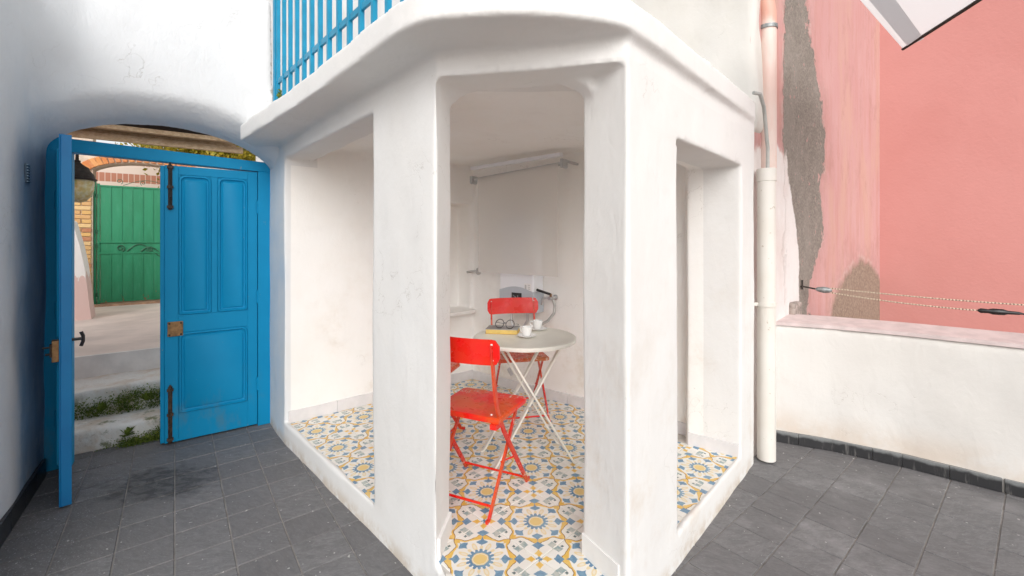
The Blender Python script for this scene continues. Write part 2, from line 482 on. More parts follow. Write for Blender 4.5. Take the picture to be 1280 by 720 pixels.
def slate_mat():
    m, nt, b = mat_new('slate_tile')
    p = coords(nt); x, y, z = xyz(nt, p)
    r = objrand(nt)
    sh_ = nt.nodes.new('ShaderNodeCombineXYZ')
    for k_ in (0, 1, 2): nt.links.new((r * (31.0 + 17 * k_)).s, sh_.inputs[k_])
    pa_ = nt.nodes.new('ShaderNodeVectorMath'); pa_.operation = 'ADD'; nt.links.new(p, pa_.inputs[0]); nt.links.new(sh_.outputs[0], pa_.inputs[1])
    rt = nt.nodes.new('ShaderNodeVectorRotate'); rt.rotation_type = 'Z_AXIS'; nt.links.new(pa_.outputs[0], rt.inputs['Vector']); nt.links.new((r * 0.9 - 0.2).s, rt.inputs['Angle'])
    ps = rt.outputs[0]
    st = nz(nt, scaled(nt, ps, (1.0, 2.4, 1)), 15, 6, 0.72, 0.8)
    fine = nz(nt, scaled(nt, ps, (1.0, 3.2, 1)), 62, 5, 0.75, 0.5)
    c = mix(nt, st.step(0.3, 0.72), (0.135, 0.132, 0.135), (0.205, 0.20, 0.203))
    c = mix(nt, fine.step(0.53, 0.70) * 0.75, c, (0.30, 0.295, 0.298))
    c = mix(nt, r * 0.45, c, (0.115, 0.11, 0.112))
    # pale dust on the right, white splashes by the left wall, a dark damp patch before the door
    dust = nz(nt, p, 2.2, 5, 0.65).step(0.52, 0.75) * x.step(0.3, 1.1)
    c = mix(nt, dust * 0.5, c, (0.32, 0.31, 0.315))
    lw = (x - LW0.x) * LWN.x + (y - LW0.y) * LWN.y
    speck = nz(nt, p, 120, 2).step(0.62, 0.68) * lw.step(0.7, 0.1)
    c = mix(nt, speck * 0.7, c, (0.42, 0.43, 0.45))
    flecks = nz(nt, p, 42, 1).step(0.735, 0.75)
    c = mix(nt, flecks * 0.75, c, (0.5, 0.49, 0.47))
    e = (((x + 2.03) / 0.36).pow(2.0) + ((y - 2.56) / 0.24).pow(2.0)).sqrt() + (nz(nt, p, 7, 5, 0.7, 1.0) - 0.5) * 1.9
    blot = nz(nt, scaled(nt, p, (1, 1.8, 1)), 13, 6, 0.75, 0.8).step(0.36, 0.6)
    c = mix(nt, e.step(1.05, 0.5) * (blot * 0.7 + 0.18), c, (0.045, 0.045, 0.047))
    setc(nt, b, c)
    b.inputs['Roughness'].default_value = 0.62
    b.inputs['Specular IOR Level'].default_value = 0.35
    bump(nt, b, st * 0.7 + fine * 0.5, 0.35, 0.004)
    return m
M_SLATE = slate_mat()
M_GROUT = simple('tile_grout', (0.27, 0.25, 0.235), 0.9, var=0.25, scale=9)
def darkskirt():
    m, nt, b = mat_new('dark_skirting_tile')
    p = coords(nt); x, y, z = xyz(nt, p)
    drip = nz(nt, scaled(nt, p, (1, 1, 0.12)), 42, 4, 0.7)
    c = mix(nt, drip.step(0.55, 0.72) * 0.5, (0.028, 0.028, 0.03), (0.22, 0.21, 0.2))
    c = mix(nt, (z + (nz(nt, p, 14, 4) - 0.5) * 0.05).step(0.052, 0.075) * 0.75, c, (0.26, 0.27, 0.27))
    setc(nt, b, c); b.inputs['Roughness'].default_value = 0.4
    bump(nt, b, drip, 0.2, 0.003)
    return m
M_DSKIRT = darkskirt()
def leftskirt():
    m, nt, b = mat_new('black_skirting_tile')
    p = coords(nt)
    sp = nz(nt, p, 130, 2).step(0.64, 0.7)
    setc(nt, b, mix(nt, sp * 0.5, (0.022, 0.025, 0.03), (0.3, 0.33, 0.37)))
    b.inputs['Roughness'].default_value = 0.35
    return m
M_LSKIRT = leftskirt()

def majolica():
    m, nt, b = mat_new('majolica_tile')
    oc = coords(nt, 'Object')
    x, y, z = xyz(nt, oc)
    h = 0.11775
    wob = nz(nt, oc, 55, 3)
    ax = (x / h).abs() + (wob - 0.5) * 0.07; ay = (y / h).abs() + (wob - 0.5) * 0.07
    mx, mn = ax.max(ay), ax.min(ay)
    g = ((mn / 0.27).pow(2.0) * -1).exp() * 0.24 - (((mn - 0.60) / 0.17).pow(2.0) * -1).exp() * 0.10
    f = mx - 1.0 - g
    r = (mx * mx + mn * mn).sqrt()
    th = mn._m('ARCTAN2', mx)
    d1 = (mx + mn) * 0.7071; d2 = (mx - mn) * 0.7071
    def star(dx, dy, a, bb, e=0.8): return ((dx.abs() / a).pow(e) + (dy.abs() / bb).pow(e)).lt(1.0)
    white = (0.82, 0.80, 0.76); yel = (0.74, 0.43, 0.05); pale = (0.76, 0.60, 0.30)
    blue = (0.085, 0.20, 0.34); teal = (0.25, 0.35, 0.36); brown = (0.26, 0.11, 0.03)
    wc = nz(nt, oc, 34, 4, 0.7)                     # uneven hand-painted strokes
    blue_v = mix(nt, wc.step(0.3, 0.7), blue, (0.19, 0.34, 0.46))
    yel_v = mix(nt, wc.step(0.3, 0.7), yel, (0.76, 0.54, 0.17))
    c = mix(nt, nz(nt, oc, 9, 3).step(0.3, 0.7), white, (0.76, 0.735, 0.68))
    # petals round the medallion
    pet = ((((r - 0.64) / 0.19).pow(2.0)) + (((th - 0.3927).abs() * r) / 0.085).pow(2.0))
    pet2 = ((((r - 0.56) / 0.09).pow(2.0)) + ((((th - 0.3927).abs() - 0.3927).abs() * r) / 0.06).pow(2.0))
    c = mix(nt, pet2.lt(1.0) * 0.8, c, pale)
    c = mix(nt, pet.lt(1.0) * (pet.gt(0.3) * 0.5 + 0.35), c, pale)
    # scrolled yellow band between the two cells with its brown line
    w = ((mn / 0.30).pow(2.0) * -1).exp() * 0.19 + (((mn - 0.95) / 0.2).pow(2.0) * -1).exp() * 0.08 + 0.06
    band = f.gt(w * -1.0) * f.lt(0.0)
    c = mix(nt, band, c, yel_v)
    c = mix(nt, (f - 0.005).abs().lt(0.014) * wc.gt(0.38), c, brown)
    # medallion
    ring = r.lt((th * 16.0).cos() * 0.035 + 0.46) * r.gt(0.26)
    c = mix(nt, ring, c, blue_v)
    c = mix(nt, (r - 0.275).abs().lt(0.018), c, pale)
    c = mix(nt, r.lt(0.24), c, (0.74, 0.54, 0.20))
    c = mix(nt, (r - 0.41).abs().lt(0.028) * (th * 16.0).cos().lt(-0.5), c, white)
    # tulips
    c = mix(nt, (star(mx - 0.88, mn, 0.24, 0.16, 0.7).max(star(mx - 0.84, mn, 0.13, 0.21, 1.3))), c, blue_v)
    c = mix(nt, (star(d1 - 0.90, d2, 0.23, 0.16, 0.7).max(star(d1 - 0.93, d2, 0.13, 0.21, 1.3))), c, blue_v)
    c = mix(nt, star(d1 - 1.22, d2, 0.13, 0.13), c, yel_v)
    # corner cell: fleurs, tulips and leaves
    qx = 2.0 - mx
    c = mix(nt, star(qx - 0.27, mn, 0.22, 0.15), c, yel_v)
    c = mix(nt, star(qx - 0.08, mn, 0.07, 0.05), c, blue_v)
    c = mix(nt, star(qx - 0.67, mn, 0.20, 0.24, 0.9), c, blue_v)
    c = mix(nt, star(qx - 0.70, mn - 0.50, 0.20, 0.17, 0.85), c, mix(nt, wc.step(0.35, 0.6), teal, (0.5, 0.52, 0.48)))
    c = mix(nt, star(qx - 0.86, mn - 0.62, 0.08, 0.08), c, (0.10, 0.15, 0.15))
    c = mix(nt, objrand(nt) * 0.10, c, (0.62, 0.58, 0.5))
    setc(nt, b, c)
    b.inputs['Roughness'].default_value = 0.34
    b.inputs['Specular IOR Level'].default_value = 0.4
    bump(nt, b, nz(nt, oc, 30, 3), 0.05, 0.003)
    return m
M_TILE = majolica()
M_TGROUT = simple('pale_grout', (0.50, 0.47, 0.43), 0.9)

def paint_blue():
    m, nt, b = mat_new('blue_door_paint')
    p = coords(nt, 'Object')
    grain = nz(nt, scaled(nt, p, (1, 1, 0.08)), 60, 4, 0.6)
    c = mix(nt, nz(nt, p, 3, 4).step(0.3, 0.7), (0.001, 0.235, 0.46), (0.002, 0.255, 0.49))
    chips = nz(nt, scaled(nt, p, (1, 1, 0.5)), 26, 5, 0.75).step(0.675, 0.70)
    c = mix(nt, chips * 0.8, c, (0.16, 0.28, 0.33))
    setc(nt, b, c)
    c = mix(nt, nz(nt, scaled(nt, p, (1, 1, 0.4)), 7, 5, 0.7).step(0.5, 0.7) * xyz(nt, p)[2].step(0.6, 0.05) * 0.45, c, (0.10, 0.19, 0.22))
    setc(nt, b, c)
    b.inputs['Roughness'].default_value = 0.52
    b.inputs['Specular IOR Level'].default_value = 0.2
    bump(nt, b, grain, 0.15, 0.002)
    return m
M_BLUE = paint_blue()
def paint_edge():
    m, nt, b = mat_new('scuffed_blue_paint')
    p = coords(nt, 'Object'); x, y, z = xyz(nt, p)
    ch = nz(nt, scaled(nt, p, (1, 1, 0.3)), 18, 6, 0.75).step(0.60, 0.68) * z.step(1.2, 0.4)
    c = mix(nt, nz(nt, p, 4, 4).step(0.3, 0.7), (0.001, 0.17, 0.43), (0.002, 0.20, 0.47))
    c = mix(nt, ch * 0.6, c, (0.24, 0.26, 0.20))
    setc(nt, b, c); b.inputs['Roughness'].default_value = 0.45
    return m
M_BLUE_E = paint_edge()
M_RAIL = simple('blue_railing_paint', (0.006, 0.26, 0.44), 0.4, var=0.1, bs=0.03)
M_IRON = simple('dark_iron', (0.035, 0.028, 0.024), 0.6, 0.4, var=0.4, scale=30)
M_RUST = simple('rusty_iron', (0.075, 0.045, 0.028), 0.8, 0.2, var=0.5, scale=30)
M_BRASS = simple('brown_brass', (0.25, 0.14, 0.06), 0.5, 0.5, var=0.35, scale=30)
M_BLACK = simple('black_plastic', (0.012, 0.012, 0.013), 0.35)
def red_paint(name, wear, base=(0.72, 0.008, 0.006), fade=(0.62, 0.09, 0.012)):
    m, nt, b = mat_new(name)
    p = coords(nt, 'Object'); x, y, z = xyz(nt, p)
    c = mix(nt, nz(nt, p, 5, 4).step(0.42, 0.62) * wear, base, fade)
    if wear > 0.2:
        sc = nz(nt, scaled(nt, p, (2.2, 1, 1)), 30, 6, 0.75)
        edge = y.step(-0.02, 0.17)
        c = mix(nt, (sc + edge * (0.13 if wear > 0.5 else 0.0)).step(0.69, 0.725), c, (0.66, 0.50, 0.42))
    setc(nt, b, c)
    rough = nz(nt, p, 14, 4).step(0.3, 0.7) * 0.22 + 0.2
    nt.links.new(rough.s, b.inputs['Roughness'])
    bump(nt, b, nz(nt, p, 60, 4), 0.06, 0.002)
    return m
M_RED = red_paint('red_enamel', 0.21)
M_RED_T = red_paint('faded_red_enamel', 0.55, (0.62, 0.02, 0.012), (0.58, 0.11, 0.02))
M_RED_SEAT = red_paint('scratched_red_enamel', 0.85)
M_TAN_SEAT = red_paint('worn_tan_seat_enamel', 0.9, (0.58, 0.06, 0.018), (0.46, 0.15, 0.05))
M_RIVET = simple('pale_rivet', (0.78, 0.72, 0.68), 0.4)
M_CREAM = simple('cream_table_paint', (0.74, 0.715, 0.645), 0.38, var=0.04, scale=6)
M_CHINA = simple('white_china', (0.86, 0.855, 0.84), 0.15, var=0.02, bs=0)
M_STEEL = simple('brushed_steel', (0.55, 0.55, 0.55), 0.35, 0.8, var=0.1)
def cream_pipe():
    m, nt, b = mat_new('cream_pipe_plastic')
    p = coords(nt); x, y, z = xyz(nt, p)
    n = nz(nt, scaled(nt, p, (1, 1, 0.2)), 14, 5, 0.7)
    c = mix(nt, nz(nt, p, 5, 4).step(0.3, 0.7), (0.72, 0.69, 0.64), (0.69, 0.65, 0.59))
    c = mix(nt, n.step(0.55, 0.7) * (z.step(0.35, 0.05) * 0.7 + 0.12), c, (0.36, 0.27, 0.18))
    c = mix(nt, nz(nt, p, 40, 2).step(0.70, 0.74) * 0.5, c, (0.35, 0.26, 0.17))
    setc(nt, b, c); b.inputs['Roughness'].default_value = 0.5
    bump(nt, b, nz(nt, p, 12, 3), 0.15, 0.004)
    return m
M_PIPE = cream_pipe()
def pipe_mat():
    m, nt, b = mat_new('stained_pink_pipe')
    p = coords(nt); x, y, z = xyz(nt, p)
    c = mix(nt, nz(nt, scaled(nt, p, (1, 1, 0.25)), 9, 5, 0.65).step(0.35, 0.7), (0.74, 0.62, 0.56), (0.72, 0.52, 0.46))
    c = mix(nt, (z + (nz(nt, p, 8, 4) - 0.5) * 0.2).step(2.82, 2.9), c, (0.66, 0.36, 0.28))
    c = mix(nt, nz(nt, p, 6, 4).step(0.55, 0.7) * z.step(2.1, 1.95), c, (0.55, 0.42, 0.2))
    setc(nt, b, c); b.inputs['Roughness'].default_value = 0.5
    return m
M_PIPE_P = pipe_mat()
M_CABLE = simple('grey_cable', (0.42, 0.42, 0.40), 0.55)
M_CLAMP = simple('clamp_steel', (0.30, 0.32, 0.32), 0.5, 0.6, var=0.3, scale=40)
M_HEATER = simple('white_enamel', (0.78, 0.79, 0.82), 0.3, var=0.01, bs=0)
M_BAND = simple('grey_panel', (0.46, 0.50, 0.54), 0.35, var=0.02, bs=0)
M_GATE = simple('green_gate_paint', (0.012, 0.22, 0.10), 0.5, var=0.22, scale=5)
def gate_mat():
    m, nt, b = mat_new('weathered_green_paint')
    p = coords(nt); x, y, z = xyz(nt, p)
    c = mix(nt, nz(nt, scaled(nt, p, (1, 1, 0.3)), 5, 5, 0.65).step(0.3, 0.7), (0.010, 0.19, 0.085), (0.016, 0.24, 0.115))
    c = mix(nt, nz(nt, scaled(nt, p, (1, 1, 0.15)), 30, 4, 0.7).step(0.5, 0.72) * 0.4, c, (0.05, 0.26, 0.15))
    r_ = nz(nt, scaled(nt, p, (1, 1, 0.3)), 14, 5, 0.75)
    c = mix(nt, (r_ + z.step(0.85, 0.5) * 0.13).step(0.70, 0.75), c, (0.20, 0.09, 0.04))
    setc(nt, b, c); b.inputs['Roughness'].default_value = 0.55
    bump(nt, b, nz(nt, p, 9, 3), 0.25, 0.01)
    return m
M_GATE = gate_mat()
M_GATE_D = simple('green_iron_scroll', (0.018, 0.11, 0.055), 0.5, var=0.2)
M_STREET = simple('pinkish_concrete', (0.74, 0.635, 0.575), 0.9, var=0.12, scale=2.5, bs=0.2)
M_MORTAR = simple('pale_mortar', (0.60, 0.50, 0.40), 0.95, var=0.15, scale=20, bs=0.3)
def brick_mat(name, cols):
    m, nt, b = mat_new(name)
    p = coords(nt)
    ramp = nt.nodes.new('ShaderNodeValToRGB'); nt.links.new(objrand(nt).s, ramp.inputs[0])
    ramp.color_ramp.interpolation = 'CONSTANT'
    for i, c in enumerate(cols):
        e = ramp.color_ramp.elements[i] if i < 2 else ramp.color_ramp.elements.new(i / len(cols))
        e.position = i / len(cols); e.color = (*c, 1)
    c = mix(nt, nz(nt, p, 18, 5, 0.7).step(0.35, 0.75) * 0.4, ramp.outputs[0], (0.62, 0.40, 0.20))
    setc(nt, b, c); b.inputs['Roughness'].default_value = 0.9
    bump(nt, b, nz(nt, p, 50, 4), 0.4, 0.004)
    return m
M_BRICK = brick_mat('ochre_brick', [(0.60, 0.37, 0.13), (0.63, 0.42, 0.17), (0.42, 0.17, 0.09), (0.56, 0.33, 0.14), (0.65, 0.46, 0.22), (0.48, 0.22, 0.10), (0.60, 0.38, 0.16)])
M_VOUS = brick_mat('orange_arch_brick', [(0.62, 0.24, 0.07), (0.58, 0.20, 0.06), (0.66, 0.29, 0.10), (0.55, 0.19, 0.07)])

def rough_step_mat():
    m, nt, b = mat_new('whitewashed_step_stone')
    p = coords(nt); x, y, z = xyz(nt, p)
    a = nz(nt, p, 4, 6, 0.7); c = mix(nt, a.step(0.4, 0.66), (0.80, 0.78, 0.74), (0.66, 0.56, 0.46))
    c = mix(nt, nz(nt, p, 9, 5, 0.75).step(0.62, 0.72) * 0.6, c, (0.40, 0.33, 0.24))
    c = mix(nt, nz(nt, p, 6, 5, 0.7).step(0.56, 0.66) * z.step(0.33, 0.2) * 0.8, c, (0.12, 0.14, 0.03))
    setc(nt, b, c); b.inputs['Roughness'].default_value = 0.9
    bump(nt, b, nz(nt, p, 22, 6, 0.7), 0.8, 0.02)
    return m
M_STEP = rough_step_mat()
def leaf_mat(name, a, bcol, c3):
    m, nt, b = mat_new(name)
    p = coords(nt)
    n = nz(nt, p, 9, 3)
    c = mix(nt, n.step(0.3, 0.7), a, bcol)
    c = mix(nt, nz(nt, p, 40, 2).step(0.5, 0.65), c, c3)
    setc(nt, b, c); b.inputs['Roughness'].default_value = 0.6
    tr = nt.nodes.new('ShaderNodeBsdfTranslucent'); nt.links.new(c, tr.inputs[0])
    ms = nt.nodes.new('ShaderNodeMixShader'); ms.inputs[0].default_value = 0.35
    nt.links.new(b.outputs[0], ms.inputs[1]); nt.links.new(tr.outputs[0], ms.inputs[2])
    nt.links.new(ms.outputs[0], nt.nodes['Material Output'].inputs[0])
    return m
M_MOSS = leaf_mat('moss_green', (0.08, 0.13, 0.014), (0.15, 0.21, 0.025), (0.24, 0.29, 0.05))
M_LEAF = leaf_mat('yellow_green_leaf', (0.34, 0.28, 0.02), (0.48, 0.36, 0.03), (0.16, 0.22, 0.03))
M_BARK = simple('grey_brown_bark', (0.16, 0.11, 0.07), 0.9, var=0.3, scale=15, bs=0.4)
def wood_mat():
    m, nt, b = mat_new('weathered_board')
    p = coords(nt, 'Object')
    g = nz(nt, scaled(nt, p, (0.12, 1, 1)), 40, 5, 0.7)
    setc(nt, b, mix(nt, g.step(0.3, 0.7), (0.42, 0.29, 0.17), (0.62, 0.48, 0.32)))
    b.inputs['Roughness'].default_value = 0.85; bump(nt, b, g, 0.4, 0.004)
    return m
M_WOOD = wood_mat()
M_DWOOD = simple('dark_gap_wood', (0.05, 0.035, 0.025), 0.9)

# ================================================================== GROUND AND TERRACE
g = MB().prism([(-300, -300), (300, -300), (300, 300), (-300, 300)], -0.62, -0.60)
tag(g.build('ground', M_STREET), kind='structure')

bed = MB().prism([(-3.2, -2.5), (3.9, -2.5), (3.9, 1.6), (1.75, 3.6), (-0.3, 4.2), (-1.8, 3.75), D(0.0, -0.19), D(1.5, -0.19), (-3.2, 2.2)], -0.30, -0.005)
floor = tag(bed.build('terrace_floor', M_GROUT), kind='structure')
def floor_tiles(origin, heading, size, us, vs, keep, bond):
    e1 = Vector((math.sin(R(heading)), math.cos(R(heading)))); e2 = Vector((e1.y, -e1.x))   # e1 along the rows
    rest = MB()
    made = 0
    cache = {}
    for j in vs:
        off = rnd.uniform(0, 1) * bond
        for i in us:
            c = Vector(origin) + e1 * ((i + off) * size) + e2 * (j * size)
            gap = 0.0028
            hs_ = size / 2 - gap
            poly = [(c + e1 * a * hs_ + e2 * b * hs_)[:] for a, b in ((-1, -1), (1, -1), (1, 1), (-1, 1))]
            full = True
            for pt, n in keep:
                q = clip(poly, pt, n)
                if len(q) != 4 or abs(area(q) - area(poly)) > 1e-7: full = False
                poly = q
                if len(poly) < 3: break
            if area(poly) < 0.0006: continue
            dz = rnd.uniform(-0.0012, 0.0008)
            # under the kiosk nothing is seen: leave those out
            pts = poly + [(sum(p[0] for p in poly) / len(poly), sum(p[1] for p in poly) / len(poly))]
            if all((Vector(p) - FL0).dot(NLI) > 0.05 and (Vector(p) - FRo).dot(NRI) > 0.05 and p[1] > 1.75 for p in pts): continue
            cy = pts[-1]
            if cy[1] < 1.45 or abs(cy[0] / max(cy[1], .1)) > 1.42:
                m = tile_mb(poly, -0.012, dz); rest.add(m.v, m.f); continue
            loc = pts[-1]
            me = tile_mb([(p[0] - loc[0], p[1] - loc[1]) for p in poly], -0.012, 0.0)
            key = (heading, round(size, 3)) if full else None
            if key and key in cache: mesh = cache[key]
            else:
                mesh = me.mesh('slate_tile'); mesh.materials.append(M_SLATE)
                if key: cache[key] = mesh
            o = link('slate_tile', mesh, floor); o.location = (loc[0], loc[1], dz); made += 1
    if rest.v:
        tag(rest.build('slate_tile', M_SLATE, floor), kind='stuff')
    return made
TS = 0.2145
SPL = [((0.06, 0), (-1, 0))]
keepL = SPL + [(tuple(LW0), tuple(LWN)), (D(0, -0.19), tuple(DN)), ((-0.0, -1.0), (0, 1))]
# a joint of the left field runs from (-1.49, 1.94) straight away along heading -37.5
nL = floor_tiles((-1.485 + 0.0, 1.937), -37.5, TS, [k + 0.5 for k in range(-16, 12)], [k + 0.5 for k in range(-9, 14)], keepL, 0.04)
PARA = [(1.78, 3.12), (2.143, 2.947), (2.431, 2.743), (2.751, 2.46), (3.45, 1.86), (4.3, 1.1)]
keepR = [((0.066, 0), (1, 0)), ((2.143, 2.947), (-0.42, -0.907)), ((2.5, 2.69), (-0.63, -0.777)), (tuple(PK), (0.616, -0.788)), ((0, -1.0), (0, 1))]
nR = floor_tiles((1.35, 1.85), 50.4, TS, [k for k in range(-14, 14)], [k + 0.5 for k in range(-9, 14)], keepR, 0.9)
print('slate tiles', nL, nR)

# ================================================================== COURTYARD WALL (left wall and arched door wall)
mb = MB()
def LWp(t, off): q = LW0 + LWD * t + LWN * off; return (q.x, q.y)
mb.prism([LWp(-1.0, 0), LWp(1.05, 0), LWp(1.05, -0.45), LWp(-1.0, -0.45)], -0.05, 2.8)
# wall over the arch: bottom follows the arch, flaring out towards the terrace
ss = [i / 40 * 1.42 - 0.13 for i in range(41)]
dd = [-0.02, 0.05, 0.12, 0.18, 0.22, 0.26, 0.29, 0.31, 0.33]     # towards the terrace
def arch_z(s, y):
    k = max(0.0, (y - 0.10) / 0.23); fl = 0.13 * k ** 2.2
    u = (s - 0.60) / (0.645 + fl * 0.8)
    return 1.86 + (0.325 + fl) * math.sqrt(max(0.0, 1 - min(1, u * u)))
vs, fs = [], []
NS, ND = len(ss), len(dd)
for s in ss:
    for y in dd: vs.append(D(s, y, arch_z(s, y)))
for s in ss:
    for y in dd: vs.append(D(s, y, 2.45))
idx = lambda i, j, t: t * NS * ND + i * ND + j
for i in range(NS - 1):
    for j in range(ND - 1):
        fs.append((idx(i, j, 0), idx(i + 1, j, 0), idx(i + 1, j + 1, 0), idx(i, j + 1, 0)))
        fs.append((idx(i, j, 1), idx(i, j + 1, 1), idx(i + 1, j + 1, 1), idx(i + 1, j, 1)))
    for j in (0, ND - 1):
        fs.append((idx(i, j, 0), idx(i + 1, j, 0), idx(i + 1, j, 1), idx(i, j, 1)))
for j in range(ND - 1):
    for i in (0, NS - 1):
        fs.append((idx(i, j, 0), idx(i, j + 1, 0), idx(i, j + 1, 1), idx(i, j, 1)))
mb.add(vs, fs)
mb.prism([D(0.01, -0.02), D(0.01, 0.33), D(1.5, 0.33), D(1.5, -0.02)], 2.40, 3.12)
cr = Vector(D(1.225, 0.33))
rings = []
for z_, k_ in ((2.08, 0.03), (2.2, 0.10), (2.32, 0.18), (2.5, 0.26), (3.05, 0.27)):
    a_ = cr + (LW0 - cr).normalized() * k_ - LWN * 0.02; b_ = Vector(D(1.225 - k_, 0.31)); c_ = cr - LWN * 0.1
    m_ = (a_ + b_) / 2 - (a_ - c_ + b_ - c_) * 0.10
    rings += [(*c_, z_), (*a_, z_), (*m_, z_), (*b_, z_)]
mb.add(rings, [(0, 1, 2, 3), (16, 17, 18, 19)] + [(r_ * 4 + q_, r_ * 4 + (q_ + 1) % 4, (r_ + 1) * 4 + (q_ + 1) % 4, (r_ + 1) * 4 + q_) for r_ in range(4) for q_ in range(4)])
# reveal behind the left wall end
mb.prism([D(1.20, 0.0), D(1.20, 0.2), D(1.55, 0.2), D(1.55, -0.05), D(1.21, -0.05)], -0.05, 2.5)
co, me = masonry(mb, 0.022, 14, 0.012, 3.3)
cw = thing('courtyard_wall', 'white and pale blue wall with arched doorway on the left of the terrace', 'wall', (-2.6, 2.5, 0))
inv = XF[cw.name]
co = co + np.array([[2.6, -2.5, 0]])
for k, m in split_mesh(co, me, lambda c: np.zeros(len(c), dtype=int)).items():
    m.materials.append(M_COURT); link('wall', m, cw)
# black skirting tiles along the left wall
t = -0.99
while t < 0.70:
    L = 0.215
    a, b_ = t + 0.002, min(t + L - 0.002, 0.70)
    p = [LWp(a, 0.0), LWp(b_, 0.0), LWp(b_, 0.016), LWp(a, 0.016)]
    MB().prism(p, 0.001, 0.105).build('skirting_tile', M_LSKIRT, cw)
    t += L
# small slotted vent in the left wall
vx = 0.40
M_VSLAT = simple('pale_blue_slat', (0.30, 0.42, 0.52), 0.7)
v = thing_v = MB()
def LW3(t, off, z): q = LWp(t, off); return (q[0], q[1], z)
v.prism([LWp(vx - 0.03, 0.0), LWp(vx + 0.03, 0.0), LWp(vx + 0.03, 0.006), LWp(vx - 0.03, 0.006)], 1.72, 1.82)
vent = v.build('vent', simple('grey_blue_vent', (0.10, 0.15, 0.20), 0.7), cw)
for k in range(7):
    z = 1.725 + k * 0.015
    MB().bar([LW3(vx - 0.028, 0.008, z), LW3(vx + 0.028, 0.008, z)], 0.008, 0.006).build('slat', M_VSLAT, vent)

# ================================================================== DOUBLE DOOR (door coordinates: x = s, y to the terrace)
door = thing('double_door', 'blue painted wooden double door with one leaf swung open under the arch', 'door', D(0, 0, 0), DROT, local=True)
# the frame, its right head corner rounded
fr = MB()
fr.box(-0.045, 0.066, -0.07, 0.012, 0.0, 1.93)
fr.box(1.075, 1.21, -0.07, 0.010, 0.0, 1.975)
arc = [(0.0 + 0.06 * (1 - math.sin(a)), 1.945 + 0.058 * math.cos(a)) for a in [R(90 - 18 * k) for k in range(6)]]
arc = [(x - 0.045, z) for x, z in arc]
head = [(-0.045, 1.93)] + arc + [(1.21, 2.045), (1.21, 1.96), (0.066, 1.93)]
fr.add([(x, -0.07, z) for x, z in head] + [(x, 0.012, z) for x, z in head],
       [tuple(range(len(head)))[::-1], tuple(range(len(head), 2 * len(head)))] +
       [(i, (i + 1) % len(head), len(head) + (i + 1) % len(head), len(head) + i) for i in range(len(head))])
frame = fr.build('frame', M_BLUE, door, bevel=0.004)
def rrect(x0, x1, z0, z1, r, tops=True, n=5):
    """outline with rounded top (and gently rounded bottom) corners"""
    pts = []
    for cx, cz, a0, rr in ((x1 - r, z1 - r, 0, r), (x0 + r, z1 - r, 90, r), (x0 + r * .5, z0 + r * .5, 180, r * .5), (x1 - r * .5, z0 + r * .5, 270, r * .5)):
        for k in range(n + 1):
            a = R(a0 + 90 * k / n); pts.append((cx + rr * math.cos(a), cz + rr * math.sin(a)))
    return pts
def panel_mb(x0, x1, z0, z1, y, sgn):
    """fielded panel: outer moulding, groove, raised field"""
    m = MB(); rings = []
    for ins, d, r in ((0.0, 0.0, 0.035), (0.004, 0.007, 0.033), (0.012, 0.008, 0.03), (0.018, -0.004, 0.028), (0.026, -0.006, 0.024), (0.034, 0.001, 0.02)):
        rings.append([(px, y + sgn * d, pz) for px, pz in rrect(x0 + ins, x1 - ins, z0 + ins, z1 - ins, r)])
    k = len(rings[0])
    vs = [p for rg in rings for p in rg]
    fs = [(a * k + i, a * k + (i + 1) % k, (a + 1) * k + (i + 1) % k, (a + 1) * k + i) for a in range(len(rings) - 1) for i in range(k)]
    fs.append(tuple(range((len(rings) - 1) * k, len(rings) * k)))
    return m.add(vs, fs)
def ring_face(holes, x0, x1, z0, z1, y0, y1):
    """leaf slab split into stiles and rails so the panels sit in real openings"""
    m = MB()
    return m
def make_leaf(xh, sgn, w, ztop, name='door_leaf', label=None):
    """leaf in its own hinge frame: x from hinge along the leaf, front at y = 0, thickness to -0.05"""
    o = bpy.data.objects.new(name, None)
    return o
LT = 0.048
def leaf_mesh(w, z1):
    m = MB()
    m.box(0, w, -LT, -0.006, 0.012, z1)                       # core
    st, zl0, zl1, zu0, zu1 = 0.062, 0.20, 0.765, 0.885, z1 - 0.06
    mid = (w - 0.076 + st) / 2
    # stiles and rails, proud of the panels
    m.box(0, st, -0.006, 0, 0.012, z1); m.box(w - 0.076, w, -0.006, 0, 0.012, z1)
    m.box(st, w - 0.076, -0.006, 0, 0.012, zl0); m.box(st, w - 0.076, -0.006, 0, zl1, zu0); m.box(st, w - 0.076, -0.006, 0, zu1, z1)
    m.box(mid - 0.018, mid + 0.018, -0.006, 0, zu0, zu1)
    # small fillers in the rounded panel corners come from the panels' own outer ring
    return m, (st, w - 0.076, zl0, zl1, zu0, zu1, mid)
def add_panels(dims, parent):
    st, xr, zl0, zl1, zu0, zu1, mid = dims
    for a, b_, c_, d_ in ((st, mid - 0.018, zu0, zu1), (mid + 0.018, xr, zu0, zu1), (st, xr, zl0, zl1)):
        panel_mb(a + 0.001, b_ - 0.001, c_ + 0.001, d_ - 0.001, 0.0005, 1).build('panel', M_BLUE, parent, smooth=True)
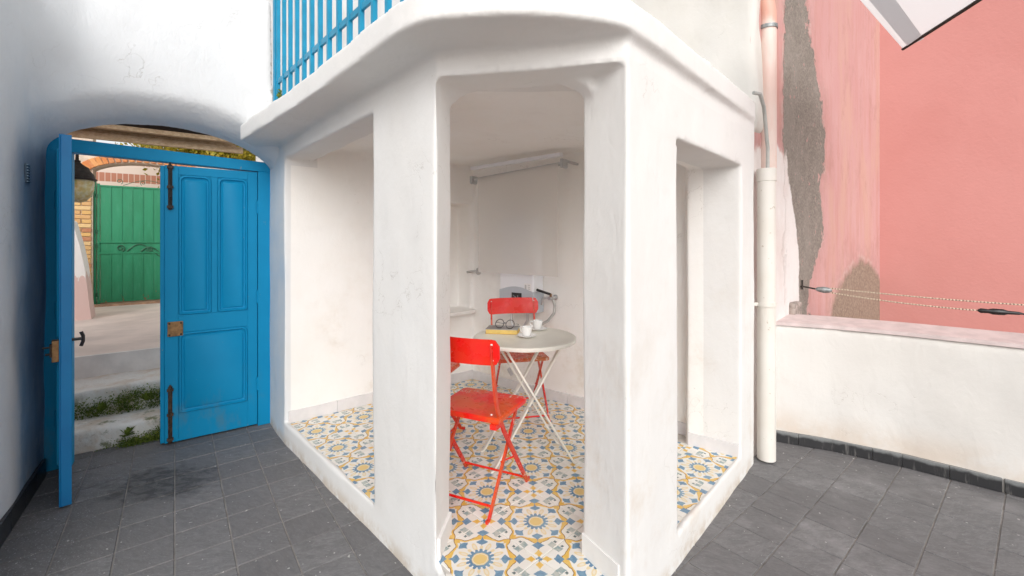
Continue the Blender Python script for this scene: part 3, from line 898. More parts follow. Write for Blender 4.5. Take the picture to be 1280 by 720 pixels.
# closed right leaf
m, dims = leaf_mesh(0.553, 1.925)
leaf = m.build('door_leaf', M_BLUE, door, label='closed blue leaf with three moulded panels and a dark iron bolt', bevel=0.002)
leaf.location = (0.069, 0, 0)
add_panels(dims, leaf)
MB().box(0.553, 0.578, -LT, -0.01, 0.014, 1.92).build('meeting_strip', M_BLUE, leaf, bevel=0.003)
def bolt(z0, z1, mat):
    b = MB(); x = 0.523
    b.box(x - 0.012, x + 0.012, 0.0005, 0.005, z0, z1)
    b.tube([(x, 0.011, z0 - 0.004), (x, 0.011, z1 + 0.012)], 0.006, 8)
    for k in (0.06, 0.5, 0.94):
        z = z0 + (z1 - z0) * k; b.box(x - 0.018, x + 0.018, 0.004, 0.018, z - 0.009, z + 0.009)
    b.tube([(x, 0.015, z0 + (z1 - z0) * 0.3), (x, 0.035, z0 + (z1 - z0) * 0.3)], 0.006, 8)
    return b.build('bolt', mat, leaf)
bolt(1.62, 1.93, M_IRON); bolt(0.015, 0.40, M_RUST)
lk = MB().box(0.452, 0.538, 0.0005, 0.012, 0.745, 0.845)
lock = lk.build('lock_plate', M_BRASS, leaf, bevel=0.002)
for x in (0.463, 0.527):
    for z in (0.756, 0.834): MB().lathe([(0.007, 0), (0.006, 0.004), (0.0, 0.005)], (x, 0.012, z), 10, (0, 1, 0)).build('screw', M_IRON, lock)
for z in (0.32, 0.98, 1.66):
    MB().tube([(0.0, 0.004, z - 0.05), (0.0, 0.004, z + 0.05)], 0.008, 8).build('hinge', M_BLUE, leaf)
# open left leaf, hinged on the left jamb and swung towards the terrace
w = 0.585
m, dims = leaf_mesh(w, 1.965)
leaf2 = m.build('door_leaf', M_BLUE_E, door, label='open blue leaf seen edge on, its paint scuffed', bevel=0.003)
hx, hy = 1.132, 0.015
ang = math.atan2(0.578 - hy, 1.038 - hx)
# mirrored so that its moulded face looks at the left wall when open: x along leaf, +y to the right leaf side
leaf2.location = (hx, hy, 0)
leaf2.rotation_euler = (0, 0, ang)
leaf2.scale = (1, -1, 1)
add_panels(dims, leaf2)
lb = MB().box(w - 0.06, w + 0.004, 0.0, 0.026, 0.775, 0.885)
lb.build('lock_case', M_BRASS, leaf2, bevel=0.003)
b2 = MB()
b2.box(w - 0.045, w - 0.012, 0.026, 0.034, 0.80, 0.865); b2.tube([(w - 0.03, 0.026, 0.85), (w - 0.03, 0.06, 0.85)], 0.005, 8)
b2.tube([(w - 0.05, 0.03, 0.81), (w - 0.05, 0.05, 0.81)], 0.006, 8)
b2.build('lock_bolt', M_IRON, leaf2)
hd = MB().tube([(w - 0.05, -LT, 0.875), (w - 0.05, -LT - 0.04, 0.875)], 0.008, 8)
hd.tube([(w - 0.05, -LT - 0.036, 0.835), (w - 0.05, -LT - 0.044, 0.86), (w - 0.05, -LT - 0.044, 0.89), (w - 0.05, -LT - 0.036, 0.912)], 0.008, 8)
hd.build('handle', M_BLACK, leaf2, smooth=True)
for z in (0.32, 0.98, 1.66):
    MB().tube([(0.0, 0.01, z - 0.05), (0.0, 0.01, z + 0.05)], 0.009, 8).build('hinge', M_BLUE, leaf2)

# ================================================================== KIOSK
mb = MB()
def off(p, n, d): return (p[0] + n[0] * d, p[1] + n[1] * d)
lwn = Vector((P2 - P1).normalized()); lwout = Vector((-lwn.y, lwn.x))
# niche in the left inner wall near the back corner
q0, q1 = P1 + lwn * 0.98, P1 + lwn * 1.545
mb.prism([tuple(P1), tuple(q0), tuple(q0 + lwout * 0.30), D(-0.1, -0.02), tuple(JR + BD * 0.012)], -0.05, 2.16)
mb.prism([tuple(q0 - lwn * 0.05), tuple(P2 + lwn * 0.1), tuple(P2 + lwn * 0.1 + lwout * 0.30), tuple(q0 - lwn * 0.05 + lwout * 0.30)], -0.05, 0.78)
mb.prism([tuple(q0 - lwn * 0.05), tuple(P2 + lwn * 0.1), tuple(P2 + lwn * 0.1 + lwout * 0.30), tuple(q0 - lwn * 0.05 + lwout * 0.30)], 1.735, 2.16)
mb.prism([tuple(q0 - lwn * 0.05 + lwout * 0.20), tuple(P2 + lwn * 0.1 + lwout * 0.20), tuple(P2 + lwn * 0.1 + lwout * 0.30), tuple(q0 - lwn * 0.05 + lwout * 0.30)], 0.7, 1.8)
mb.prism([tuple(q1), tuple(P2 + lwn * 0.05), tuple(P2 + lwn * 0.05 + lwout * 0.30), tuple(q1 + lwout * 0.30)], 0.7, 1.8)
# back wall
mb.prism([BW(-0.05), BW(1.965), BW(1.965, -0.22), BW(-0.05, -0.22)], -0.05, 2.16)
# right end wall and pier
mb.prism([(1.15, 2.90), (1.095, 2.755), (1.345, 2.577), (1.525, 2.775), (1.50, 2.95), (1.30, 3.05)], -0.05, 2.16)
# pillars, swelling a little at the foot
pilL = [tuple(PL_B), tuple(PL_F), (-0.270, 1.94), tuple(PL_B + NLI * 0.19)]
pilR = [tuple(PR_F), tuple(PR_B), tuple(PR_B + NRI * 0.19), (0.288, 1.80)]
mb.prism(pilL, -0.05, 2.16); mb.prism(pilR, -0.05, 2.16)
# floor slab with its kerb
foot = [tuple(P1 - FLD * 0.0), tuple(PL_F), (-0.262, 1.66), (0.37, 1.51), tuple(PR_F), tuple(FRo + FRD * 1.15), BW(1.9, -0.1), BW(-0.1, -0.1)]
mb.prism(foot, -0.05, 0.118)
def kerb(a, b_, n, w=0.025): mb.prism([tuple(a), tuple(b_), off(b_, n, w), off(a, n, w)], 0.05, 0.139)
kerb(P1, PL_F, NLI); kerb(PR_F, FRo + FRD * 0.95, NRI)
# lintels
Lx = P1 + FLD * 0.02
mb.prism([tuple(P1 - FLD * 0.05), tuple(PL_F), (-0.270, 1.94), tuple(PL_B + NLI * 0.19), tuple(P1 - FLD * 0.05 + NLI * 0.19)], [1.975, 2.04, 2.045, 2.03, 1.975], 2.16)
mb.prism([tuple(PL_F), tuple(PR_F), (0.288, 1.80), (-0.270, 1.94)], 2.05, 2.16)
mb.prism([tuple(PR_F), tuple(FRo + FRD * 1.12), (1.20, 2.88), tuple(PR_B + NRI * 0.19), (0.288, 1.80)], 1.85, 2.16)
# haunches rounding the corners of the front opening
for A_, d_ in ((Vector((-0.270, 1.94)), Vector((0.97, -0.243))), (Vector((0.288, 1.80)), Vector((-0.97, 0.243)))):
    f_ = Vector((-0.243, -0.97)) * 0.085; bk_ = Vector((0.243, 0.97)) * 0.004
    vs, fs, K = [], [], 7
    for k in range(K + 1):
        u = k / K; q_ = A_ + d_ * (-0.04 + 0.19 * u); zz = 2.052 - 0.10 * (1 - u) ** 2.2
        for pz in ((q_ + bk_, zz), (q_ + f_, zz + 0.045 * (1 - u) + 0.002), (q_ + f_, 2.12), (q_ + bk_, 2.12)): vs.append((*pz[0], pz[1]))
    for k in range(K):
        fs += [(k * 4 + m_, k * 4 + (m_ + 1) % 4, (k + 1) * 4 + (m_ + 1) % 4, (k + 1) * 4 + m_) for m_ in range(4)]
    fs += [(0, 1, 2, 3), (K * 4, K * 4 + 1, K * 4 + 2, K * 4 + 3)]
    mb.add(vs, fs)
# ceiling
ceil = [tuple(P1), tuple(PL_F), tuple(PR_F), tuple(FRo + FRD * 1.1), BW(1.96, -0.1), BW(-0.1, -0.1)]
mb.prism(ceil, 2.078, 2.16)
# roof slab, overhanging on the left and front, almost flush on the right
slab = [(-1.85, 2.99), (-1.764, 2.906), (-1.106, 2.278), (-0.629, 1.792), (-0.40, 1.55), (-0.27, 1.462), (-0.10, 1.43), (0.052, 1.424), (0.22, 1.45),
        (0.362, 1.498), (0.4876, 1.606), (0.88, 2.03), (1.40, 2.60), (1.515, 2.74), (1.50, 2.95), BW(1.8, -0.22), BW(-0.1, -0.22), (-0.60, 4.25), (-1.90, 3.30)]
def catmull(P, n=4):
    out = []
    for i in range(len(P) - 1):
        p0, p1, p2, p3 = (Vector(P[max(i - 1, 0)]), Vector(P[i]), Vector(P[i + 1]), Vector(P[min(i + 2, len(P) - 1)]))
        for k in range(n):
            t = k / n
            q = 0.5 * ((2 * p1) + (p2 - p0) * t + (2 * p0 - 5 * p1 + 4 * p2 - p3) * t * t + (3 * p1 - p0 - 3 * p2 + p3) * t ** 3)
            out.append((q.x, q.y))
    return out + [P[-1]]
slab = slab[:1] + catmull(slab[1:14]) + slab[14:]
def zb(p):
    u = max(0, p[1] - 1.75) if p[0] < 0 else 0
    return 2.140 - 0.05 * min(u, 1.2) + (0.012 if p[0] > 0.8 else 0)
mb.prism(slab, [zb(p) for p in slab], [zb(p) + 0.115 for p in slab])
co, me = masonry(mb, 0.0125, 3, 0.0065, 11.7)
KL = Vector((0, 2.6, 0))
kiosk = thing('kiosk', 'white plastered open kiosk with two thick pillars and curved roof slab', 'building', tuple(KL))
def kkey(c):
    k = np.full(len(c), 2)                                       # wall
    k[c[:, 2] > 2.075] = 3                                       # roof slab and fascia
    x, y = c[:, 0], c[:, 1]
    pl = ((x - PL_B.x) * FLD.x + (y - PL_B.y) * FLD.y > -0.03) & (x < -0.2) & (y < 2.28) & ((x - FL0.x) * NLI.x + (y - FL0.y) * NLI.y < 0.23)
    pr = (x > 0.2) & ((x - PR_B.x) * FRD.x + (y - PR_B.y) * FRD.y < 0.03) & ((x - FRo.x) * NRI.x + (y - FRo.y) * NRI.y < 0.23)
    lowz = (c[:, 2] < 1.95) & (c[:, 2] > 0.10)
    k[pl & lowz] = 0; k[pr & lowz & (c[:, 2] < 1.84)] = 1
    # inner faces of the room, in a warmer white, lightened to lift the dim room
    ins = ((x - FL0.x) * NLI.x + (y - FL0.y) * NLI.y > 0.21) & ((x - FRo.x) * NRI.x + (y - FRo.y) * NRI.y > 0.21) & (c[:, 2] < 2.12) & (y > 1.985)
    dl_, dr_ = (x - FL0.x) * NLI.x + (y - FL0.y) * NLI.y, (x - FRo.x) * NRI.x + (y - FRo.y) * NRI.y
    low = (c[:, 2] < 1.93) & (c[:, 2] > 0.137)
    ins |= (low & (dl_ > 0.03) & (dr_ > 0.2) & (x < -0.8) & (y < 3.9))
    k[ins] = 4
    return k
co = co - np.array([list(KL)])
cok = co + np.array([list(KL)])
def kk(c): return kkey(c + np.array([list(KL)]))
parts = split_mesh(co, me, kk)
for key, nm, mt, lab in ((0, 'pillar', M_KIOSK, None), (1, 'pillar', M_KIOSK, None), (2, 'wall', M_KIOSK, None), (3, 'roof_slab', M_SLAB, None), (4, 'inner_wall', M_INNER, None)):
    if key in parts:
        parts[key].materials.append(mt); o = link(nm, parts[key], kiosk, lab); XF[o.name] = XF[kiosk.name]

# majolica floor tiles, laid diagonally
HD = 0.2355
bedk = MB().prism([off(p, (KL.xy - Vector(p)).normalized(), 0.03) for p in foot], 0.112, 0.1305).build('floor_bed', M_TGROUT, kiosk)
full_me = None
nt_ = 0
room = [(tuple(FL0 + NLI * 0.02), tuple(NLI)), (tuple(FRo + NRI * 0.02), tuple(NRI)), (tuple(P1), (lwn.y, -lwn.x)), (BW(0), tuple(BWN)),
        ((-0.262, 1.668), (0.231, 0.973)), ((1.345, 2.577), (-0.58, -0.81))]
for i in range(-10, 11):
    for j in range(-4, 14):
        c = Vector((0.1088 + (i - j) * HD, 1.994 + (i + j) * HD)) if False else Vector((0.1088 + i * HD, 1.994 + j * HD))
        if (i + j) % 2: continue
        g_ = 0.0021
        poly = [(c.x + HD - g_, c.y), (c.x, c.y + HD - g_), (c.x - HD + g_, c.y), (c.x, c.y - HD + g_)]
        a0 = area(poly)
        for k, (pt, n) in enumerate(room):
            if k == 5: poly = clip(poly, (1.10, 2.75), (-0.55, -0.835)) if c.x > 0.9 else poly
            else: poly = clip(poly, pt, n)
            if len(poly) < 3: break
        if area(poly) < 0.0004: continue
        loc = poly and [(p[0] - c.x, p[1] - c.y) for p in poly]
        if abs(area(poly) - a0) < 1e-7:
            if full_me is None:
                full_me = tile_mb(loc, 0.0, 0.0075, 0.0015).mesh('floor_tile'); full_me.materials.append(M_TILE)
            mm = full_me
        else:
            mm = tile_mb(loc, 0.0, 0.0075, 0.0015).mesh('floor_tile'); mm.materials.append(M_TILE)
        o = link('floor_tile', mm, kiosk)
        o.location = (c.x - KL.x, c.y - KL.y, 0.1275 + rnd.uniform(-0.0004, 0.0004)); nt_ += 1
print('majolica tiles', nt_)
# skirting tiles round the room
def skirting(a, b_, n, mat, parent, h, z0, L=0.333, th=0.012, name='baseboard_tile'):
    a, b_ = Vector(a), Vector(b_); d = (b_ - a).normalized(); T = (b_ - a).length; t = 0
    n = Vector(n)
    while t < T - 0.01:
        e = min(t + L, T)
        p = [tuple(a + d * (t + 0.001)), tuple(a + d * (e - 0.001)), tuple(a + d * (e - 0.001) + n * th), tuple(a + d * (t + 0.001) + n * th)]
        MB().prism([off(q, n, -0.012) for q in p[:2]] + p[2:], z0, z0 + h).build(name, mat, parent, bevel=0.002)
        t = e
skirting(P1 + lwn * 0.02, P2, (lwn.y, -lwn.x), M_SKIRT, kiosk, 0.085, FLOOR)
skirting(BW(0.012), BW(1.94), BWN, M_SKIRT, kiosk, 0.078, FLOOR)
skirting((1.10, 2.751), (1.335, 2.584), Vector((-0.58, -0.81)).normalized(), M_SKIRT, kiosk, 0.075, FLOOR)
nj = Vector((0.983, -0.13)).normalized(); 
skirting((-0.294, 1.75), (-0.272, 1.93), (0.98, -0.18), M_SLAB, kiosk, 0.10, 0.12, th=0.009)
skirting((0.395, 1.61), (0.290, 1.795), (-0.86, -0.5), M_SLAB, kiosk, 0.10, 0.12, th=0.009)
# shelf by the back corner
sh = MB().prism([tuple(q0), tuple(q1), tuple(q1 + lwout * -0.09), tuple(q0 + lwout * -0.16)], 0.755, 0.785)
sh.build('shelf', M_INNER, kiosk, bevel=0.004)

# ================================================================== UPPER HOUSE WALL, RAILING
up = MB().prism([BW(-5.2, -0.20), BW(2.285, -0.20), BW(2.30, -0.46), BW(-5.2, -0.46)], 2.10, 5.4)
co, me = masonry(up, 0.04, 5, 0.03, 5.0)
uw = thing('upper_house_wall', 'cream plastered upper storey wall rising behind the kiosk roof', 'wall', (0, 3.6, 2.1))
co = co - np.array([[0, 3.6, 2.1]])
for k, m in split_mesh(co, me, lambda c: np.zeros(len(c), dtype=int)).items():
    m.materials.append(M_UPPER); link('wall', m, uw)

rail = thing('railing', 'bright blue metal bar railing on the roof slab at upper left', 'railing', (-1.3, 2.5, 2.2))
r0, rd = Vector((-1.45, 2.73)), Vector((0.683, -0.730))
def RP(t, z): p = r0 + rd * t; return (p.x, p.y, z)
def rbase(t): return 2.19 + 0.05 * min(1, t / 1.3)
for k in range(15):
    t = k * 0.119
    MB().bar([RP(t, rbase(t) - 0.03), RP(t, 3.22)], 0.02, 0.02, up=(rd.x, rd.y, 0)).build('bar', M_RAIL, rail)
for z, h in ((2.39, 0.028), (3.22, 0.035)):
    MB().bar([RP(-0.03, z), RP(1.70, z)], 0.012, h).build('rail', M_RAIL, rail)
MB().bar([RP(-0.035, 2.12), RP(-0.035, 3.24)], 0.035, 0.035, up=(rd.x, rd.y, 0)).build('post', M_RAIL, rail)
wire = MB().tube([RP(1.06 + 0.012 * math.sin(z * 9), z)[:2] + (z,) for z in [2.24 + 0.05 * k for k in range(18)]], 0.004, 6)
tag(wire.build('loose_wire', M_BLACK, None), 'thin dark wire hanging down the blue railing bars', 'wire')
# weeds growing at the foot of the railing
def leaf_cloud(n, place, size, seed):
    r_ = random.Random(seed); m = MB()
    for _ in range(n):
        p = Vector(place(r_)); a = Vector((r_.uniform(-1, 1), r_.uniform(-1, 1), r_.uniform(-0.4, 1))).normalized()
        b = a.orthogonal().normalized(); q = Matrix.Rotation(r_.uniform(0, 6.28), 3, a); b = q @ b; c = a.cross(b)
        L = size * r_.uniform(0.6, 1.3)
        m.add([p, p + b * L * 0.5 + c * L * 0.3, p + b * L, p + b * L * 0.5 - c * L * 0.3], [(0, 1, 2, 3)])
    return m
wd = leaf_cloud(90, lambda r_: RP(0.03 + r_.uniform(0, 0.07), 2.2 + r_.uniform(0, 0.11)), 0.03, 4)
tag(wd.build('weed', M_MOSS), 'small green weed sprouting at the railing foot', 'plant')

# ================================================================== DRAINPIPE, CABLE
dp = thing('drainpipe', 'cream drainpipe of two lengths down the right corner of the kiosk', 'drainpipe', (1.64, 2.83, 0))
lp = MB().lathe([(0.053, 0.0), (0.053, 1.77), (0.057, 1.775), (0.057, 1.85), (0.054, 1.853), (0.046, 1.853)], (1.628, 2.815, 0.012), 24)
lp.build('lower_pipe', M_PIPE, dp, smooth=True)
upP = MB().tube([(1.715, 2.95, 1.80), (1.715, 2.95, 2.4), (1.715, 2.95, 2.93), (1.70, 2.96, 3.05), (1.63, 3.0, 3.13), (1.50, 3.08, 3.18)], 0.052, 20)
upP.build('upper_pipe', M_PIPE_P, dp, smooth=True)
for (x, y, z, r_) in ((1.628, 2.815, 1.0, 0.056), (1.715, 2.95, 2.83, 0.056)):
    c_ = MB().lathe([(r_ - 0.004, -0.012), (r_ + 0.003, -0.012), (r_ + 0.003, 0.012), (r_ - 0.004, 0.012)], (x, y, z), 24)
    c_.box(x - r_ - 0.03, x - r_, y - 0.006, y + 0.006, z - 0.010, z + 0.010)
    c_.build('clamp', M_CLAMP if z > 2 else M_PIPE, dp, smooth=True)
cb = MB().tube([(1.46, 2.66, 2.30), (1.51, 2.68, 2.30), (1.575, 2.75, 2.24), (1.615, 2.80, 2.13), (1.645, 2.83, 2.0), (1.65, 2.84, 1.88), (1.65, 2.84, 1.70)], 0.011, 10)
tag(cb.build('cable', M_CABLE, smooth=True), 'grey cable curving down from the roof edge into the drainpipe', 'cable')

# ================================================================== PARAPET
pw = thing('parapet_wall', 'low white plastered parapet with a pink coping on the right', 'wall', (2.5, 2.7, 0))
def offs(poly, d):
    out = []
    for i, p in enumerate(poly):
        a = Vector(poly[max(i - 1, 0)]); b = Vector(poly[min(i + 1, len(poly) - 1)])
        t = (b - a).normalized(); out.append((p[0] - t.y * -d * -1, p[1] + t.x * d) if False else (p[0] + -t.y * d, p[1] + t.x * d))
    return out
back = offs(PARA, 0.20)
wb = MB()
for i in range(len(PARA) - 1):
    wb.prism([PARA[i], PARA[i + 1], back[i + 1], back[i]], -0.4, 0.825)
co, me = masonry(wb, 0.03, 5, 0.012, 8.0)
co = co - np.array([[2.5, 2.7, 0]])
for k, m in split_mesh(co, me, lambda c: np.zeros(len(c), dtype=int)).items():
    m.materials.append(M_PARA); link('wall', m, pw)
cpf, cpb = offs(PARA, -0.004), offs(PARA, 0.215)
cp = MB()
for i in range(len(PARA) - 1):
    cp.prism([cpf[i], cpf[i + 1], cpb[i + 1], cpb[i]], 0.815, [0.838, 0.838, 0.868, 0.868])
cp.build('coping', M_COPING, pw)
for i in range(len(PARA) - 2):
    a, b_ = Vector(PARA[i]), Vector(PARA[i + 1]); n = Vector(((b_ - a).normalized().y, -(b_ - a).normalized().x))
    skirting(a, b_, n, M_DSKIRT, pw, 0.078, 0.001, 0.21, 0.016, 'skirting_tile')

# ================================================================== PINK HOUSE
ph = thing('pink_house', 'salmon pink house with two walls meeting in a corner beyond the parapet', 'building', (PKC.x, PKC.y, 0))
n_ = Vector((-0.616, 0.788))
a, b_ = PK - PKD * 0.42, PKC
w1 = MB().prism([tuple(a), tuple(b_), tuple(b_ + n_ * 0.3), tuple(a + n_ * 0.3)], -0.55, 4.6).build('worn_wall', M_PINK_W, ph, label='worn pink wall with bare grey mortar patches')
n2 = Vector((0.625, 0.78))
e_ = PKC + PRD * 3.2
w2 = MB().prism([tuple(PKC + PRD * 0.0), tuple(e_), tuple(e_ + n2 * 0.3), tuple(PKC + n2 * 0.3)], -0.55, 4.6).build('plain_wall', M_PINK, ph, label='smooth salmon painted wall')
# lump of stone left at the foot of the bare strip
st = MB().prism([tuple(PK + PKD * 0.20 + Vector((0.02, -0.03))), tuple(PK + PKD * 0.36 + Vector((0.02, -0.03))), tuple(PK + PKD * 0.36 + Vector((-0.02, 0.05))), tuple(PK + PKD * 0.20 + Vector((-0.02, 0.05)))], 0.83, 0.95)
stc, stm = masonry(st, 0.012, 6, 0.008, 2)
st_loc = PK + PKD * 0.28
stc = stc - np.array([[st_loc.x, st_loc.y, 0.84]])
sm_ = list(split_mesh(stc, stm, lambda c: np.zeros(len(c), dtype=int)).values())[0]
sm_.materials.append(simple('grey_stone', (0.32, 0.27, 0.24), 0.9, var=0.35, scale=25, bs=0.4))
so_ = link('stone', sm_); so_.location = (st_loc.x, st_loc.y, 0.84)
tag(so_, 'grey broken stone on the left end of the pink coping', 'stone')

# clothesline from a hook on the worn wall out to the right, over the parapet
cl = thing('clothesline', 'looped clothesline on a pulley stretched along the pink wall', 'clothesline', (2.35, 3.3, 1.1))
hp = PK + PKD * 0.42
h0 = Vector((hp.x, hp.y, 1.055)); pul = h0 + Vector((0.075, -0.055, -0.012))
hk = MB().tube([h0 + Vector((0, 0.01, 0)), h0 + Vector((0.02, -0.02, 0)), pul], 0.006, 8)
hk.tube([h0 + Vector((0.008, -0.01, -0.02)), h0 + Vector((0.008, -0.01, 0.05))], 0.006, 8)
hk.build('hook', M_IRON, cl)
pm = MB().lathe([(0.004, -0.055), (0.016, -0.04), (0.024, 0.0), (0.02, 0.03), (0.006, 0.05)], pul + Vector((0.045, -0.03, -0.004)), 14, (0.8, -0.6, -0.05))
pm.build('pulley', M_CLAMP, cl, smooth=True)
def pix_on(px, py, y): return Vector((y * (px - 640) / 550, y, 1.41 - y * (py - 300) / 550))
dirR = Vector((0.80, -0.60, 0))
pa = pul + Vector((0.08, -0.05, 0.010)); pb = pul + Vector((0.08, -0.05, -0.022))
def rope(p, q, r, mat, name, sag=0.012, twist=True):
    m = MB(); N = 60; p, q = Vector(p), Vector(q)
    strands = 2 if twist else 1
    for sidx in range(strands):
        pts = []
        for i in range(N * (3 if twist else 1) + 1):
            u = i / (N * (3 if twist else 1)); c = p.lerp(q, u); c = c + Vector((0, 0, -sag * 4 * u * (1 - u)))
            if twist:
                a = u * (q - p).length / 0.03 * math.pi + sidx * math.pi
                c = c + Vector((0.6 * math.cos(a) * r * 0.32, 0.8 * math.cos(a) * r * 0.32, math.sin(a) * r * 0.32))
            pts.append(c)
        m.tube(pts, r * (0.6 if twist else 1), 5)
    return m.build(name, mat, cl, smooth=True)
def rope_mat():
    m, nt, b = mat_new('twisted_rope')
    p = coords(nt, 'Object'); x, y, z = xyz(nt, p)
    w_ = nt.nodes.new('ShaderNodeTexWave'); w_.inputs['Scale'].default_value = 22
    nt.links.new(p, w_.inputs['Vector'])
    setc(nt, b, mix(nt, V(nt, w_.outputs['Fac']).step(0.25, 0.5), (0.16, 0.12, 0.09), (0.66, 0.55, 0.42)))
    b.inputs['Roughness'].default_value = 0.8
    return m
M_ROPE = rope_mat()
endU = pix_on(1360, 386, 2.62); endL = pix_on(1222, 388, 2.86); endC = pix_on(1360, 398, 2.64)
rope(pa, endU, 0.0055, M_ROPE, 'rope'); rope(pb, endL, 0.0055, M_ROPE, 'rope')
e2_ = endL.lerp(endC, 0.33)
tn = MB().lathe([(0.006, 0), (0.016, 0.015), (0.013, 0.05), (0.020, 0.07), (0.020, 0.12), (0.012, 0.14), (0.010, 0.19), (0.004, 0.21)], endL, 12, tuple(endC - endL))
tn.build('tensioner', M_BLACK, cl, smooth=True)
rope(endL.lerp(endC, 0.3), endC, 0.006, M_BLACK, 'dark_cord', 0.004, False)

# ================================================================== AWNING CORNER
def awning_mat():
    m, nt, b = mat_new('white_awning_cloth')
    b.inputs['Base Color'].default_value = (0.85, 0.85, 0.85, 1); b.inputs['Roughness'].default_value = 0.8
    tr = nt.nodes.new('ShaderNodeBsdfTranslucent'); tr.inputs[0].default_value = (0.98, 0.98, 0.98, 1)
    ms = nt.nodes.new('ShaderNodeMixShader'); ms.inputs[0].default_value = 0.85
    nt.links.new(b.outputs[0], ms.inputs[1]); nt.links.new(tr.outputs[0], ms.inputs[2])
    nt.links.new(ms.outputs[0], nt.nodes['Material Output'].inputs[0])
    return m
M_AWN = awning_mat()
M_HEM = awning_mat(); M_HEM.name = 'grey_hem_cloth'
for n_h in M_HEM.node_tree.nodes:
    if n_h.type == 'BSDF_TRANSLUCENT': n_h.inputs[0].default_value = (0.8, 0.81, 0.82, 1)
    if n_h.type == 'BSDF_PRINCIPLED': n_h.inputs[0].default_value = (0.55, 0.55, 0.56, 1)
aw = thing('awning', 'white cloth awning corner with grey hem overhead at upper right', 'awning', (2.9, 3.3, 2.78))
AZ = 2.80
cA = Vector((2.83, 3.19)); dl = Vector((-0.815, -0.642)).normalized(); dr = Vector((-0.215, -0.977)).normalized()
A1 = cA + dl * 1.6; A2 = cA + dr * 2.0; A3 = Vector((1.3, 0.8))
MB().prism([tuple(cA), tuple(A2), tuple(A3), tuple(A1)], AZ, AZ + 0.003).build('cloth', M_AWN, aw)
nl = Vector((-dl.y, dl.x)); nl = nl if nl.dot(A2 - cA) > 0 else -nl
MB().prism([tuple(cA + nl * 0.035 + dl * 0.02), tuple(A1 + nl * 0.035), tuple(A1 + nl * 0.13), tuple(cA + dl * 0.10 + nl * 0.13)], AZ - 0.006, AZ - 0.004).build('hem', M_HEM, aw)
eb = MB().tube([(*(cA + dl * -0.02), AZ + 0.0), (*(cA + dr * 0.25), AZ - 0.01), (*(cA + dr * 0.6), AZ - 0.012), (*A2, AZ)], 0.011, 8)
eb.build('edge_cord', M_IRON, aw, smooth=True)

